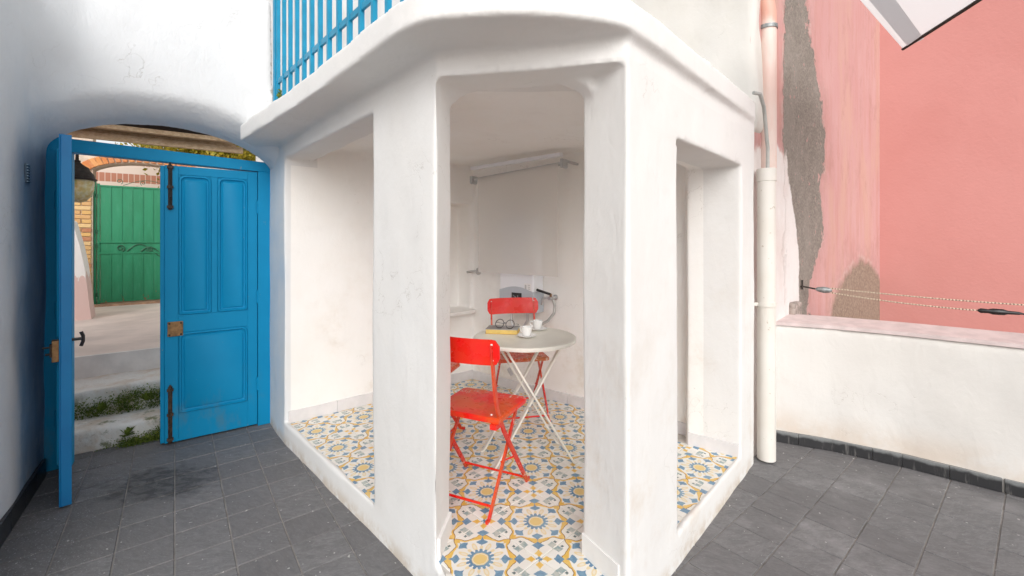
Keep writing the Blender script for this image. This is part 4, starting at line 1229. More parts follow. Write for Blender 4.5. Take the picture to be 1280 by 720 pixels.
# ================================================================== CHAIRS (bistro folding chair; local x right, y forward)
def make_chair(label):
    c = thing('folding_chair', label, 'chair', local=True, group='red folding bistro chairs')
    W = 0.19
    sm_ = MB()
    out = [(-0.185, -0.15), (0.185, -0.15), (0.192, 0.165), (0.175, 0.185), (-0.175, 0.185), (-0.192, 0.165)]
    n = len(out)
    ins = [(x * 0.955, y * 0.95) for x, y in out]
    vs = [(x, y, 0.428) for x, y in out] + [(x, y, 0.445) for x, y in out] + [(x, y, 0.4515) for x, y in ins]
    fs = [tuple(range(n))[::-1]] + [(k * n + i, k * n + (i + 1) % n, (k + 1) * n + (i + 1) % n, (k + 1) * n + i) for k in (0, 1) for i in range(n)] + [tuple(range(2 * n, 3 * n))]
    sm_.add(vs, fs)
    seat = sm_.build('seat', M_RED_SEAT, c)
    for x in (-0.13, 0.13):
        MB().lathe([(0.006, 0), (0.005, 0.003), (0.0, 0.004)], (x, -0.115, 0.4515), 8).build('rivet', M_RIVET, seat)
    # backrest: curved plate with rounded corners
    b = MB(); N = 12; prof = []
    pts = rrect(-0.20, 0.20, 0.705, 0.822, 0.03)
    def crv(x): return -0.205 + 0.035 * (x / 0.2) ** 2 - 0.0
    k = 24; cols = [-0.2 + 0.4 * i / k for i in range(k + 1)]
    def zr(x, top):
        r = 0.032; dx = 0.2 - abs(x)
        d = 0 if dx >= r else r - math.sqrt(max(0, r * r - (r - dx) ** 2))
        return (0.824 - d) if top else (0.704 + d)
    front, back_ = [], []
    for x in cols:
        for z in (zr(x, 0), (zr(x, 0) + zr(x, 1)) / 2, zr(x, 1)):
            y = crv(x) - (z - 0.76) * 0.12
            front.append((x, y + 0.004, z)); back_.append((x, y - 0.004, z))
    M_ = len(front); fs = []
    for i in range(k):
        for j in range(2):
            q = (i * 3 + j, (i + 1) * 3 + j, (i + 1) * 3 + j + 1, i * 3 + j + 1)
            fs.append(q); fs.append(tuple(M_ + t for t in q[::-1]))
        for j in (0, 2): fs.append((i * 3 + j, (i + 1) * 3 + j, M_ + (i + 1) * 3 + j, M_ + i * 3 + j))
    for i in (0, k): fs += [(i * 3, i * 3 + 1, M_ + i * 3 + 1, M_ + i * 3), (i * 3 + 1, i * 3 + 2, M_ + i * 3 + 2, M_ + i * 3 + 1)]
    b.add(front + back_, fs)
    bk = b.build('backrest', M_RED, c, smooth=True)
    for x in (-0.168, 0.168):
        for z in (0.728, 0.80):
            for s_ in (-1, 1):
                y = crv(x) - (z - 0.76) * 0.12 + s_ * 0.004
                MB().lathe([(0.0065, 0), (0.0055, 0.003), (0.0, 0.004)], (x, y, z), 8, (0, s_, 0)).build('rivet', M_RIVET, bk)
    for s_ in (-1, 1):
        x = s_ * 0.168
        p = [(x, -0.186, 0.80), (x, -0.176, 0.70), (x, -0.160, 0.60), (x * 1.01, -0.135, 0.49), (x * 1.04, -0.075, 0.37), (x * 1.07, 0.02, 0.235), (x * 1.1, 0.175, 0.022), (x * 1.1, 0.185, 0.006), (x * 1.1, 0.215, 0.006)]
        MB().bar(p, 0.010, 0.022, up=(0, 1, 0.3)).build('back_leg', M_RED_T, c)
        x2 = s_ * 0.155
        q = [(x2, 0.135, 0.43), (x2, 0.06, 0.335), (x2, -0.18, 0.02), (x2, -0.192, 0.006), (x2, -0.215, 0.006)]
        MB().bar(q, 0.010, 0.020, up=(0, 1, 0.3)).build('front_leg', M_RED_T, c)
        MB().tube([(x2 - s_ * 0.012, -0.042, 0.20), (x * 1.09, -0.042 + 0.09, 0.20)], 0.004, 8).build('pivot', M_RED, c)
        MB().box(x - 0.022, x + 0.012, -0.165, -0.11, 0.405, 0.429).build('bracket', M_RED, c)
    MB().tube([(-0.185, 0.165, 0.035), (0.185, 0.165, 0.035)], 0.006, 8).build('crossbar', M_RED, c)
    MB().tube([(-0.155, -0.158, 0.05), (0.155, -0.158, 0.05)], 0.006, 8).build('crossbar', M_RED, c)
    MB().tube([(-0.165, 0.13, 0.418), (0.165, 0.13, 0.418)], 0.006, 8).build('crossbar', M_RED, c)
    return c
def face(o, pos, f):
    o.location = (pos[0], pos[1], FLOOR); o.rotation_euler = (0, 0, math.atan2(-f[0], f[1]))
ch1 = make_chair('red folding chair nearest the camera, its back towards us and seat scratched')
ch2 = copy_tree(ch1); ch3 = copy_tree(ch1)
face(ch1, (-0.167, 2.229), (0.414, 0.91))
face(ch2, (0.042, 3.236), (0.2, -0.98))
face(ch3, (-0.571, 2.836), (0.97, -0.25))
ch2['label'] = 'red folding chair behind the table facing us, with worn tan seat'
ch3['label'] = 'red folding chair left of the table, mostly hidden by the left pillar'
for o in list(bpy.data.objects):
    if o.parent == ch2 and o.name.startswith('seat'):
        o.data = o.data.copy(); o.data.materials[0] = M_TAN_SEAT

# ================================================================== TABLE
tb = thing('bistro_table', 'round cream metal bistro table with crossed folding legs', 'table', (0.08, 2.585, FLOOR))
tc = Vector((0.074, 2.585)); TZ = FLOOR + 0.71
MB().lathe([(0.285, -0.022), (0.298, -0.02), (0.301, -0.010), (0.301, -0.004), (0.297, 0.0), (0.290, 0.001), (0.285, -0.0012), (0.02, -0.001)], (tc.x, tc.y, TZ), 64).build('tabletop', M_CREAM, tb, smooth=True)
e = Vector((0.967, 0.255)); pn = Vector((-0.255, 0.967))
for sg, mid in ((0, Vector((0.125, 2.465))), (1, Vector((0.055, 2.70)))):
    for sd_ in (-1, 1):
        o_ = pn * 0.012 * sd_
        top = mid + e * (0.175 * sd_) + o_; ft = mid - e * (0.228 * sd_) + o_
        MB().bar([(*top, TZ - 0.022), (*ft, FLOOR + 0.012), (*(ft - e * sd_ * 0.02), FLOOR + 0.006)], 0.010, 0.030, up=(pn.x, pn.y, 0)).build('leg', M_CREAM, tb)
    MB().lathe([(0.010, -0.02), (0.010, 0.02), (0.004, 0.024)], (*(mid + e * -0.028), FLOOR + 0.335), 10, (pn.x, pn.y, 0)).build('pivot', M_STEEL, tb)
for sd_ in (-1, 1):
    a = Vector((0.125, 2.465)) + e * (0.175 * sd_); b_ = Vector((0.055, 2.70)) + e * (0.175 * sd_)
    MB().tube([(*a, TZ - 0.028), (*b_, TZ - 0.028)], 0.007, 8).build('stretcher', M_CREAM, tb)
    a = Vector((0.125, 2.465)) - e * (0.17 * sd_); b_ = Vector((0.055, 2.70)) - e * (0.17 * sd_)
    MB().tube([(*a, FLOOR + 0.10), (*b_, FLOOR + 0.10)], 0.006, 8).build('stretcher', M_CREAM, tb)
cat_ = MB().bar([(-0.02, 2.45, TZ - 0.15), (0.0, 2.46, TZ - 0.19)], 0.006, 0.02)
cat_.build('catch', M_STEEL, tb)

TT = TZ + 0.0008
def saucer(x, y, label):
    m = MB().lathe([(0.026, 0.0), (0.03, 0.002), (0.054, 0.010), (0.058, 0.013), (0.056, 0.014), (0.032, 0.006), (0.004, 0.005)], (x, y, TT), 36)
    o = m.build('saucer', M_CHINA, smooth=True); return tag(o, label, 'saucer', 'white saucers on the table')
def cup(x, y, ang, label):
    c = thing('coffee_cup', label, 'cup', (x, y, TT + 0.007), ang, 'white coffee cups on the table', local=True)
    out, inn = [], []
    prof = [(0.017, 0.0), (0.019, 0.001), (0.022, 0.006), (0.0265, 0.018), (0.029, 0.035), (0.0305, 0.052), (0.0308, 0.054), (0.029, 0.054), (0.0275, 0.036), (0.024, 0.012), (0.003, 0.008)]
    MB().lathe(prof, (0, 0, 0), 12).build('bowl', M_CHINA, c, smooth=False)
    MB().tube([(0.027, 0, 0.043), (0.043, 0, 0.046), (0.049, 0, 0.036), (0.044, 0, 0.022), (0.026, 0, 0.016)], 0.0035, 8).build('handle', M_CHINA, c, smooth=True)
saucer(0.086, 2.56, 'white saucer under the nearer coffee cup'); saucer(0.163, 2.76, 'white saucer under the farther coffee cup by the chair back')
cup(0.086, 2.56, 2.4, 'white coffee cup nearer the camera on the table'); cup(0.160, 2.76, 2.9, 'white coffee cup farther back on the table near the hose')

bk = thing('book', 'thick yellow edged book with grey cover lying on the table', 'book', (-0.055, 2.70, TT), R(-8), local=True)
MB().box(-0.098, 0.098, -0.064, 0.064, 0.0, 0.003).build('cover', simple('ochre_cover', (0.62, 0.40, 0.08), 0.6), bk)
MB().box(-0.095, 0.094, -0.0625, 0.062, 0.003, 0.025).build('page_block', simple('yellow_page_edges', (0.66, 0.47, 0.14), 0.8, var=0.1, scale=40), bk)
MB().box(-0.098, 0.098, -0.064, 0.064, 0.025, 0.028).build('cover', simple('grey_photo_cover', (0.30, 0.29, 0.28), 0.5, var=0.45, scale=18), bk, label='grey printed top cover')
gl = thing('eyeglasses', 'black wire eyeglasses resting on the book', 'glasses', (-0.03, 2.70, TT + 0.0285), R(-22), local=True)
def loop_pts(cx, r1, r2, n=20):
    return [(cx + r1 * math.cos(2 * math.pi * i / n), -0.035 + 0.012 * math.sin(2 * math.pi * i / n), 0.027 + r2 * math.sin(2 * math.pi * i / n)) for i in range(n + 1)]
for cx in (-0.034, 0.034):
    MB().tube(loop_pts(cx, 0.027, 0.024), 0.0022, 6, caps=False).build('rim', M_BLACK, gl, smooth=True)
MB().tube([(-0.009, -0.033, 0.032), (0, -0.036, 0.036), (0.009, -0.033, 0.032)], 0.0018, 6).build('bridge', M_BLACK, gl)
for s_ in (-1, 1):
    MB().tube([(s_ * 0.061, -0.034, 0.030), (s_ * 0.064, 0.0, 0.026), (s_ * 0.055, 0.05, 0.012), (s_ * 0.045, 0.085, 0.003)], 0.0018, 6).build('temple', M_BLACK, gl, smooth=True)

# ================================================================== BACK WALL FITTINGS
wh = thing('water_heater', 'white wall mounted water heater behind the roller blind', 'water heater', BW(0.61, 0.075, 0.83))
def BWbox(m, q0_, q1_, o0, o1, z0, z1): return m.prism([BW(q0_, o0), BW(q1_, o0), BW(q1_, o1), BW(q0_, o1)], z0, z1)
BWbox(MB(), 0.445, 0.785, 0.004, 0.15, 0.98, 1.60).build('body', M_HEATER, wh, bevel=0.012)
bd = MB(); N = 10
for i in range(N):
    qa, qb = 0.445 + 0.34 * i / N, 0.445 + 0.34 * (i + 1) / N
    za = 1.0 + 0.035 * math.sin(math.pi * i / N); zb_ = 1.0 + 0.035 * math.sin(math.pi * (i + 1) / N)
    BWbox(bd, qa, qb, 0.004, 0.153, 0.83, [za, zb_, zb_, za])
bd.build('control_panel', M_BAND, wh)
BWbox(MB(), 0.575, 0.675, 0.153, 0.157, 0.905, 0.985).build('display', M_BLACK, wh, bevel=0.002)
lab = MB()
lab_o = BWbox(lab, 0.70, 0.765, 0.151, 0.1525, 1.01, 1.065).build('sticker', M_CHINA, wh)
ln = MB()
for z in (1.02, 1.035, 1.05): BWbox(ln, 0.735, 0.758, 0.1528, 0.1532, z, z + 0.006)
BWbox(ln, 0.706, 0.722, 0.1528, 0.1532, 1.02, 1.055)
ln.build('print', simple('pale_grey_ink', (0.5, 0.5, 0.5), 0.6), wh)
dsp = MB()
for k in range(3): BWbox(dsp, 0.59 + 0.022 * k, 0.598 + 0.022 * k, 0.157, 0.1575, 0.925, 0.945 + 0.01 * k)
dsp.bar([BW(0.59, 0.158, 0.965), BW(0.66, 0.158, 0.925)], 0.002, 0.004)
dsp.build('indicator', simple('display_grey', (0.3, 0.32, 0.33), 0.5), wh)
MB().tube([BW(0.52, 0.08, 0.84), BW(0.52, 0.09, 0.74), BW(0.56, 0.10, 0.67), BW(0.64, 0.10, 0.68), BW(0.68, 0.08, 0.76), BW(0.68, 0.08, 0.84)], 0.010, 10).build('hose', M_STEEL, wh, smooth=True)

tp = thing('wall_tap', 'small metal wall tap with black lever right of the heater', 'tap', BW(0.88, 0.0, 0.95))
t_ = MB().tube([BW(0.90, -0.01, 0.955), BW(0.90, 0.10, 0.955)], 0.013, 12)
t_.tube([BW(0.90, 0.06, 0.955), BW(0.86, 0.085, 0.955), BW(0.835, 0.095, 0.945), BW(0.83, 0.095, 0.90)], 0.009, 10)
t_.lathe([(0.022, -0.004), (0.022, 0.004), (0.012, 0.006)], BW(0.90, 0.004, 0.955), 16, (BWN.x, BWN.y, 0))
t_.build('body', M_STEEL, tp, smooth=True)
MB().tube([BW(0.90, 0.075, 0.985), BW(0.86, 0.10, 1.0), BW(0.80, 0.125, 1.02)], 0.010, 8).build('lever', M_BLACK, tp, smooth=True)
MB().tube([BW(0.90, 0.075, 0.95), BW(0.90, 0.075, 0.99)], 0.009, 8).build('stem', M_BRASS, tp)
hs_ = MB().tube([BW(0.91, 0.06, 0.945), BW(0.935, 0.07, 0.90), BW(0.93, 0.075, 0.84), BW(0.88, 0.08, 0.78), BW(0.80, 0.085, 0.73), BW(0.72, 0.09, 0.70), BW(0.70, 0.09, 0.62)], 0.011, 10)
tag(hs_.build('hose', M_CABLE, smooth=True), 'grey braided hose hanging from the wall tap', 'hose')

kn = thing('valve_knob', 'round chrome valve knob on the wall by the niche', 'valve', BW(0.06, 0, 1.12))
MB().lathe([(0.034, 0.0), (0.034, 0.004), (0.018, 0.014), (0.016, 0.03), (0.0, 0.032)], BW(0.07, 0.0, 1.125), 20, (BWN.x, BWN.y, 0)).build('plate', M_STEEL, kn, smooth=True)
MB().tube([BW(0.07, 0.02, 1.125), BW(0.03, 0.05, 1.125), BW(-0.01 + 0.02, 0.09, 1.12)], 0.011, 8).build('lever', M_STEEL, kn, smooth=True)

rb = thing('roller_blind', 'translucent white roller blind half lowered over the water heater', 'blind', BW(0.64, 0.2, 1.95))
MB().tube([BW(0.20, 0.20, 1.925), BW(1.09, 0.20, 1.972)], 0.014, 14).build('roller', simple('grey_roller', (0.52, 0.52, 0.52), 0.4), rb, smooth=True)
for q, z in ((0.19, 1.925), (1.09, 1.972)):
    m = MB(); BWbox(m, q - 0.006, q + 0.018, 0.165, 0.235, z - 0.035, z + 0.03); BWbox(m, q - 0.003, q + 0.015, -0.005, 0.17, z + 0.01, z + 0.028)
    m.build('bracket', simple('grey_bracket', (0.45, 0.45, 0.45), 0.4), rb, bevel=0.003)
m = MB(); BWbox(m, 0.2, 1.09, 0.205, 0.245, [2.005, 2.02, 2.02, 2.005], [2.03, 2.045, 2.045, 2.03]); m.build('headrail', M_HEATER, rb)
def blind_mat():
    m, nt, b = mat_new('sheer_blind_cloth')
    b.inputs['Base Color'].default_value = (0.80, 0.77, 0.73, 1); b.inputs['Roughness'].default_value = 0.9
    tr = nt.nodes.new('ShaderNodeBsdfTranslucent'); tr.inputs[0].default_value = (0.8, 0.77, 0.73, 1)
    tp_ = nt.nodes.new('ShaderNodeBsdfTransparent')
    m1 = nt.nodes.new('ShaderNodeMixShader'); m1.inputs[0].default_value = 0.45
    m2 = nt.nodes.new('ShaderNodeMixShader'); m2.inputs[0].default_value = 0.34
    nt.links.new(b.outputs[0], m1.inputs[1]); nt.links.new(tr.outputs[0], m1.inputs[2])
    nt.links.new(m1.outputs[0], m2.inputs[1]); nt.links.new(tp_.outputs[0], m2.inputs[2])
    nt.links.new(m2.outputs[0], nt.nodes['Material Output'].inputs[0])
    return m
N, K = 16, 10; m = MB(); vs = []
for i in range(N + 1):
    for k in range(K + 1):
        q = 0.255 + 0.80 * i / N; zt = 1.93 + 0.047 * i / N; z = zt + (1.14 - zt) * k / K
        vs.append(BW(q, 0.214 + 0.006 * math.sin(q * 5 + k * 0.4) * k / K, z))
m.add(vs, [(i * (K + 1) + k, (i + 1) * (K + 1) + k, (i + 1) * (K + 1) + k + 1, i * (K + 1) + k + 1) for i in range(N) for k in range(K)])
m.build('cloth', blind_mat(), rb, smooth=True)

# ================================================================== STREET BEYOND THE DOOR
def Dp(poly): return [D(*p) for p in poly]
pf = MB().prism(Dp([(-1.2, -0.99), (7.0, -0.99), (7.0, -14), (-1.2, -14)]), -0.55, 0.485)
stl = tag(pf.build('street', M_STREET), kind='structure')
sg = MB()
sg.prism(Dp([(-0.3, -0.195), (3.0, -0.195), (3.0, -1.05), (-0.3, -1.05)]), -0.5, [0.15, 0.12, 0.15, 0.16])
sg.prism(Dp([(-0.3, -0.53), (3.0, -0.51), (3.0, -1.05), (-0.3, -1.05)]), -0.5, [0.335, 0.31, 0.32, 0.335])
co, me = masonry(sg, 0.018, 5, 0.022, 21)
steps = thing('street_steps', 'rough whitewashed stone steps with moss beyond the blue door', 'steps', D(0.8, -0.6, 0))
dl_ = D(0.8, -0.6, 0); co = co - np.array([list(dl_)])
for k, m in split_mesh(co, me, lambda c: (c[:, 2] > 0.20).astype(int)).items():
    m.materials.append(M_STEP); link('step', m, steps)
MB().prism(Dp([(-0.3, -0.975), (3.0, -0.955), (3.0, -1.0), (-0.3, -1.0)]), 0.30, 0.489).build('riser', simple('white_riser_paint', (0.76, 0.73, 0.70), 0.85, var=0.1, scale=6, bs=0.2), steps)
mr = random.Random(31)
mclumps = []
for _ in range(64):
    s_ = 0.18 + 1.1 * mr.random() ** 1.5
    mclumps.append((s_, -0.50 + mr.uniform(0, 0.03), 0.15 + mr.uniform(0.0, 0.15) * (1.15 - 0.5 * s_), mr.uniform(0.02, 0.05)))
for _ in range(34):
    s_ = 0.30 + 0.62 * mr.random() ** 1.2
    mclumps.append((s_, -0.165 + mr.uniform(-0.01, 0.03), mr.uniform(0.0, 0.11) * max(0.15, 1.25 - s_ * 1.15), mr.uniform(0.02, 0.045)))
def moss_place(rr):
    c = rr.choice(mclumps); r_ = c[3]
    return D(c[0] + rr.gauss(0, r_ * 1.2), c[1] + rr.gauss(0, 0.012), c[2] + rr.gauss(0, r_ * 0.55))
ms = leaf_cloud(15000, moss_place, 0.013, 12)
tag(ms.build('moss', M_MOSS), kind='stuff')
def step_plants():
    r_ = random.Random(5); i = 0
    for s, y, z in ((0.83, -0.17, 0.06), (0.62, -0.17, 0.05), (0.75, -0.46, 0.2), (1.0, -0.47, 0.17)):
        m = MB()
        for _ in range(26):
            a = r_.uniform(0, 6.28); L = r_.uniform(0.015, 0.05); h = r_.uniform(0.01, 0.07)
            b0 = Vector(D(s, y, z)); tip = b0 + Vector((math.cos(a) * L, math.sin(a) * L, h)); sd_ = Vector((-math.sin(a), math.cos(a), 0)) * 0.009
            mid = b0.lerp(tip, 0.7) + Vector((0, 0, 0.006))
            m.add([b0, mid + sd_, tip, mid - sd_], [(0, 1, 2, 3)])
        o = m.build('step_plant', M_MOSS)
        tag(o, ('green weed at the foot of the lowest street step, nearest the open leaf', 'green weed at the foot of the lowest street step, by the closed leaf',
                'green weed in front of the second street step, right of centre', 'green weed in front of the second street step, towards the left')[i], 'plant', 'weeds on the street steps'); i += 1
step_plants()

# gateway of brick with its arch
GY = -4.45
gwall = thing('brick_gateway', 'ochre brick gateway with an orange brick arch beyond the blue door', 'gateway', D(1.0, GY, 0.485))
core = MB()
def arch2(s): # intrados
    u = (s - 0.98) / 0.62
    return 2.30 + 0.22 * math.sqrt(max(0, 1 - min(1, u * u)))
S0, S1 = 0.40, 1.55
N = 24
for i in range(N):
    a, b_ = S0 + (S1 - S0) * i / N, S0 + (S1 - S0) * (i + 1) / N
    core.prism(Dp([(a, GY - 0.02), (b_, GY - 0.02), (b_, GY - 0.30), (a, GY - 0.30)]), [arch2(a), arch2(b_), arch2(b_), arch2(a)], 2.66)
core.prism(Dp([(S1, GY - 0.02), (2.6, GY - 0.02), (2.6, GY - 0.30), (S1, GY - 0.30)]), 0.40, 2.95)
core.prism(Dp([(-1.0, GY - 0.02), (S0, GY - 0.02), (S0, GY - 0.30), (-1.0, GY - 0.30)]), 0.40, 2.66)
core.build('wall', M_MORTAR, gwall)
bcache = []
for v_ in range(4):
    r_ = random.Random(v_); m = MB()
    L = 0.205
    m.chbox(-L / 2 + r_.uniform(0, .004), L / 2 - r_.uniform(0, .004), -0.05, r_.uniform(-0.002, 0.003), -0.026, 0.026, 0.005)
    mm = m.mesh('brick'); mm.materials.append(M_BRICK); bcache.append(mm)
half = MB().chbox(-0.048, 0.048, -0.05, 0.0, -0.026, 0.026, 0.005).mesh('brick'); half.materials.append(M_BRICK)
z = 0.485 + 0.03; row = 0
def put(mesh, s, y, z, rot=0.0):
    o = link('brick', mesh, gwall)
    w_ = Vector(D(s, y, z)) - Vector(D(1.0, GY, 0.485))
    o.location = w_; o.rotation_euler = (0, rot, DROT) if not rot else (Matrix.Rotation(DROT, 3, 'Z') @ Matrix.Rotation(rot, 3, 'Y')).to_euler()
    return o
while z < 2.38:
    if row % 2 == 0:
        for s in (1.56 + 0.105, 1.56 + 0.32): put(rnd.choice(bcache), s, GY, z)
    else:
        put(half, 1.56 + 0.05, GY, z)
        for s in (1.56 + 0.21,): put(rnd.choice(bcache), s, GY, z)
        put(half, 1.56 + 0.37, GY, z)
    z += 0.0605; row += 1
vm = MB().chbox(-0.027, 0.027, -0.06, 0.012, -0.058, 0.058, 0.004).mesh('arch_brick'); vm.materials.append(M_VOUS)
for k in range(23):
    th = R(168 - k * (156 / 22))
    s = 0.98 + 0.645 * math.cos(th); zz = 2.30 + 0.245 * math.sin(th) + 0.035
    nrm = Vector((math.cos(th) / 0.645, math.sin(th) / 0.245)).normalized()
    o = put(vm, s + nrm.x * 0.03, GY, zz + nrm.y * 0.01, math.atan2(nrm.x, nrm.y)); o.name = 'arch_brick'
MB().prism(Dp([(0.35, GY + 0.03), (1.62, GY + 0.03), (1.62, GY - 0.28), (0.35, GY - 0.28)]), 0.47, 0.515).build('sill', simple('terracotta_sill', (0.42, 0.26, 0.17), 0.85, var=0.25), gwall)

gate = thing('metal_gate', 'green sheet metal gate with scroll band closing the brick arch', 'gate', D(1.0, GY - 0.1, 0.515))
gy = GY - 0.10
def gbox(s0, s1, y0, y1, z0, z1, name, mat=M_GATE, **k): return MB().prism(Dp([(s0, y0), (s1, y0), (s1, y1), (s0, y1)]), z0, z1).build(name, mat, gate, **k)
s = 1.485
while s > 0.45:
    for z0, z1 in ((0.54, 1.225), (1.375, 2.16)):
        gbox(s - 0.111, s - 0.002, gy, gy + 0.006, z0, z1, 'plank')
        gbox(s - 0.118, s - 0.106, gy + 0.004, gy + 0.014, z0, z1, 'rib', M_GATE)
    s -= 0.115
gbox(0.40, 1.485, gy - 0.004, gy + 0.002, 1.22, 1.38, 'band')
for z in (0.53, 1.215, 1.37, 2.16): gbox(0.40, 1.49, gy - 0.01, gy + 0.018, z, z + 0.022, 'rail')
gbox(1.487, 1.515, gy - 0.02, gy + 0.02, 0.515, 2.20, 'post'); gbox(1.522, 1.548, gy - 0.03, gy + 0.03, 0.5, 2.22, 'jamb_post')
for z in (0.62, 1.30, 1.5, 2.0): gbox(1.505, 1.535, gy + 0.01, gy + 0.03, z, z + 0.05, 'hinge', M_GATE_D)
def spiral(cx, cz, r0_, turns, d, a0, n=26):
    return [(cx + d * r0_ * (1 - 0.75 * i / n) * math.cos(a0 + turns * 6.28 * i / n), gy + 0.012, cz + r0_ * (1 - 0.75 * i / n) * math.sin(a0 + turns * 6.28 * i / n)) for i in range(n + 1)]
def scroll(pts, r=0.007): MB().tube([D(*p) for p in pts], r, 6).build('scroll', M_GATE_D, gate)
scroll(spiral(1.27, 1.295, 0.05, 1.4, -1, -1.2)); scroll(spiral(0.95, 1.28, 0.042, 1.3, -1, 3.4)); scroll([(1.2 - 0.04 * i, gy + 0.012, 1.25 + 0.10 * math.sin(i / 7 * 3.1)) for i in range(11)])
scroll([(1.05 - 0.04 * i, gy + 0.012, 1.24 + 0.07 * math.sin(i / 5 * 3.1)) for i in range(7)])
scroll(spiral(1.28, 2.245, 0.04, 1.2, -1, -1.2), 0.004); scroll([(1.24 - 0.045 * i, gy + 0.012, 2.19 + 0.09 * math.sin(i / 12 * 3.1)) for i in range(13)], 0.004)
scroll(spiral(0.72, 2.245, 0.04, 1.2, 1, -1.2), 0.004); scroll(spiral(1.02, 2.24, 0.035, 1.2, 1, -1.2), 0.004)
gbox(0.615, 0.695, gy + 0.003, gy + 0.006, 1.245, 1.365, 'paper', simple('pink_paper', (0.74, 0.52, 0.46), 0.7))

def stripes_mat():
    m, nt, b = mat_new('striped_brick_wall')
    p = coords(nt); x, y, z = xyz(nt, p)
    w_ = (z / 0.30)._m('FRACT')
    s = (x * -0.805 + y * -0.593)
    j = ((s / 0.075)._m('FRACT') - 0.5).abs().gt(0.43)
    c = mix(nt, j, (0.46, 0.20, 0.13), (0.66, 0.50, 0.42))
    c = mix(nt, w_.gt(0.5), c, (0.72, 0.60, 0.52))
    setc(nt, b, c); b.inputs['Roughness'].default_value = 0.9
    return m
sw = MB().prism(Dp([(-1.0, -6.2), (2.6, -6.2), (2.6, -6.45), (-1.0, -6.45)]), 0.4, 2.95)
tag(sw.build('striped_wall', stripes_mat()), 'pink and brick red striped wall seen above the green gate', 'wall')

def buttress_mat():
    m, nt, b = mat_new('white_over_pink')
    p = coords(nt); x, y, z = xyz(nt, p)
    n = nz(nt, scaled(nt, p, (1, 1, 0.3)), 9, 5, 0.7)
    c = mix(nt, (z + (n - 0.5) * 0.9).step(0.95, 1.0), (0.68, 0.50, 0.46), (0.82, 0.81, 0.79))  # pink below, white above, along an uneven edge
    setc(nt, b, c); b.inputs['Roughness'].default_value = 0.9
    return m
prof = [(1.40, 0.485), (1.415, 0.62), (1.435, 0.85), (1.46, 1.1), (1.50, 1.35), (1.56, 1.62), (1.70, 1.75), (2.5, 1.75), (2.5, 0.485)]
m = MB(); n = len(prof)
m.add([D(s, -3.2, z) for s, z in prof] + [D(s, -3.5, z) for s, z in prof], [tuple(range(n)), tuple(range(n, 2 * n))[::-1]] + [(i, (i + 1) % n, n + (i + 1) % n, n + i) for i in range(n)])
tag(m.build('buttress_wall', buttress_mat()), 'white sloping wall end turning pink low down left of the gateway', 'wall')

# side wall of the street carrying the lantern
swl = MB().prism(Dp([(1.62, -0.10), (3.2, -0.10), (3.2, -0.5), (1.62, -0.5)]), -0.4, 3.0)
tag(swl.build('street_wall', M_PINK), 'pink rendered street wall behind the open blue leaf', 'wall')
ln_c = Vector((-3.42, 3.46)); LZ = 1.86
lan = thing('wall_lantern', 'black capped street lantern with amber glass beyond the open leaf', 'lantern', (ln_c.x, ln_c.y, LZ))
MB().lathe([(0.115, 0.0), (0.118, 0.012), (0.105, 0.02), (0.098, 0.05), (0.075, 0.08), (0.07, 0.10), (0.035, 0.125), (0.02, 0.14), (0.022, 0.155), (0.0, 0.165)], (ln_c.x, ln_c.y, LZ + 0.02), 16).build('cap', M_IRON, lan, smooth=True)
def glass_mat():
    m, nt, b = mat_new('amber_glass')
    p = coords(nt, 'Object')
    n = nz(nt, p, 24, 2)
    setc(nt, b, mix(nt, n.step(0.35, 0.65), (0.70, 0.55, 0.20), (0.88, 0.82, 0.58)))
    b.inputs['Roughness'].default_value = 0.08
    b.inputs['Transmission Weight'].default_value = 0.45
    bump(nt, b, n, 0.5, 0.01)
    return m
MB().lathe([(0.02, -0.155), (0.05, -0.145), (0.085, -0.10), (0.10, -0.05), (0.103, 0.0), (0.10, 0.02)], (ln_c.x, ln_c.y, LZ), 16).build('glass', glass_mat(), lan, smooth=True)
arm0 = Vector(D(1.75, -0.48, LZ + 0.30))
MB().tube([arm0, arm0 + Vector((0, 0.1, 0.08)), Vector((ln_c.x, ln_c.y, LZ + 0.30)), Vector((ln_c.x, ln_c.y, LZ + 0.17))], 0.012, 8).build('arm', M_IRON, lan, smooth=True)

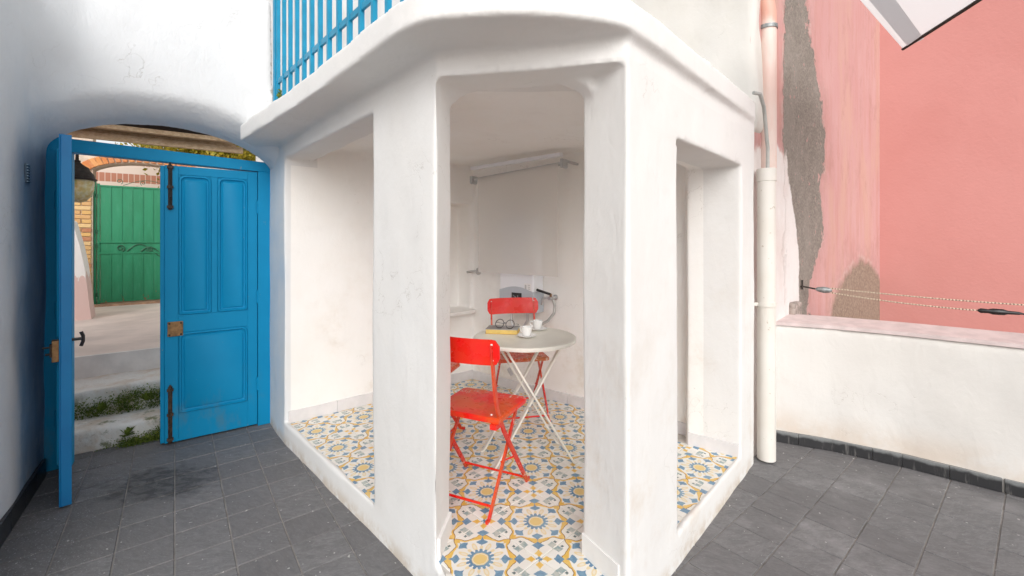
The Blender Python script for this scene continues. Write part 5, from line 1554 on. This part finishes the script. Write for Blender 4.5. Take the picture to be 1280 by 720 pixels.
# wooden eave seen through the head of the arch
cn = thing('wooden_eave', 'weathered board eave of a roof seen through the arch head', 'roof', D(1.0, -1.4, 2.3))
def board(s0, s1, y0, y1, z0, z1, name='board', mat=M_WOOD): return MB().prism(Dp([(s0, y0), (s1, y0), (s1, y1), (s0, y1)]), z0, z1).build(name, mat, cn, bevel=0.003)
board(0.05, 2.6, -1.30, -1.34, 2.275, 2.335); board(0.10, 2.6, -1.38, -1.44, 2.30, 2.37); board(0.12, 2.6, -1.48, -1.53, 2.36, 2.43)
board(0.05, 3.2, -1.22, -1.28, 2.36, 2.40); board(0.15, 2.6, -1.25, -1.60, 2.445, 2.46, 'roof_board', M_DWOOD)
s = 0.1
while s < 2.5:
    board(s, s + 0.24, -1.12, -1.7, 2.468, 2.53, 'roof_tile', M_MORTAR); s += 0.25

# tree behind the gateway
tr = thing('tree', 'yellow leaved tree behind the gateway seen through the arch head', 'tree', (-5.2, 8.0, 0.45))
MB().sweep([(-5.2, 8.0, 0.45), (-5.25, 8.0, 1.6), (-5.1, 8.05, 2.6), (-5.0, 8.0, 3.6)], [(0.09 * math.cos(i * .785), 0.09 * math.sin(i * .785)) for i in range(8)]).build('trunk', M_BARK, tr, smooth=True)
for a in range(7):
    an = a * 0.9; MB().tube([(-5.15, 8.02, 2.2 + 0.12 * a), (-5.15 + 0.5 * math.cos(an), 8.02 + 0.5 * math.sin(an), 2.6 + 0.12 * a), (-5.15 + 1.0 * math.cos(an), 8.02 + 1.0 * math.sin(an), 2.85 + 0.14 * a)], 0.025, 6).build('limb', M_BARK, tr, smooth=True)
rc = random.Random(9)
clumps = [(rc.gauss(0, 0.75), rc.gauss(0, 0.55), rc.gauss(0, 0.40)) for _ in range(60)]
def crown(r_):
    c = r_.choice(clumps); return (-5.15 + c[0] + r_.gauss(0, 0.13), 8.0 + c[1] + r_.gauss(0, 0.13), 2.98 + c[2] + r_.gauss(0, 0.10))
leaf_cloud(15000, crown, 0.075, 3).build('crown', M_LEAF, tr)
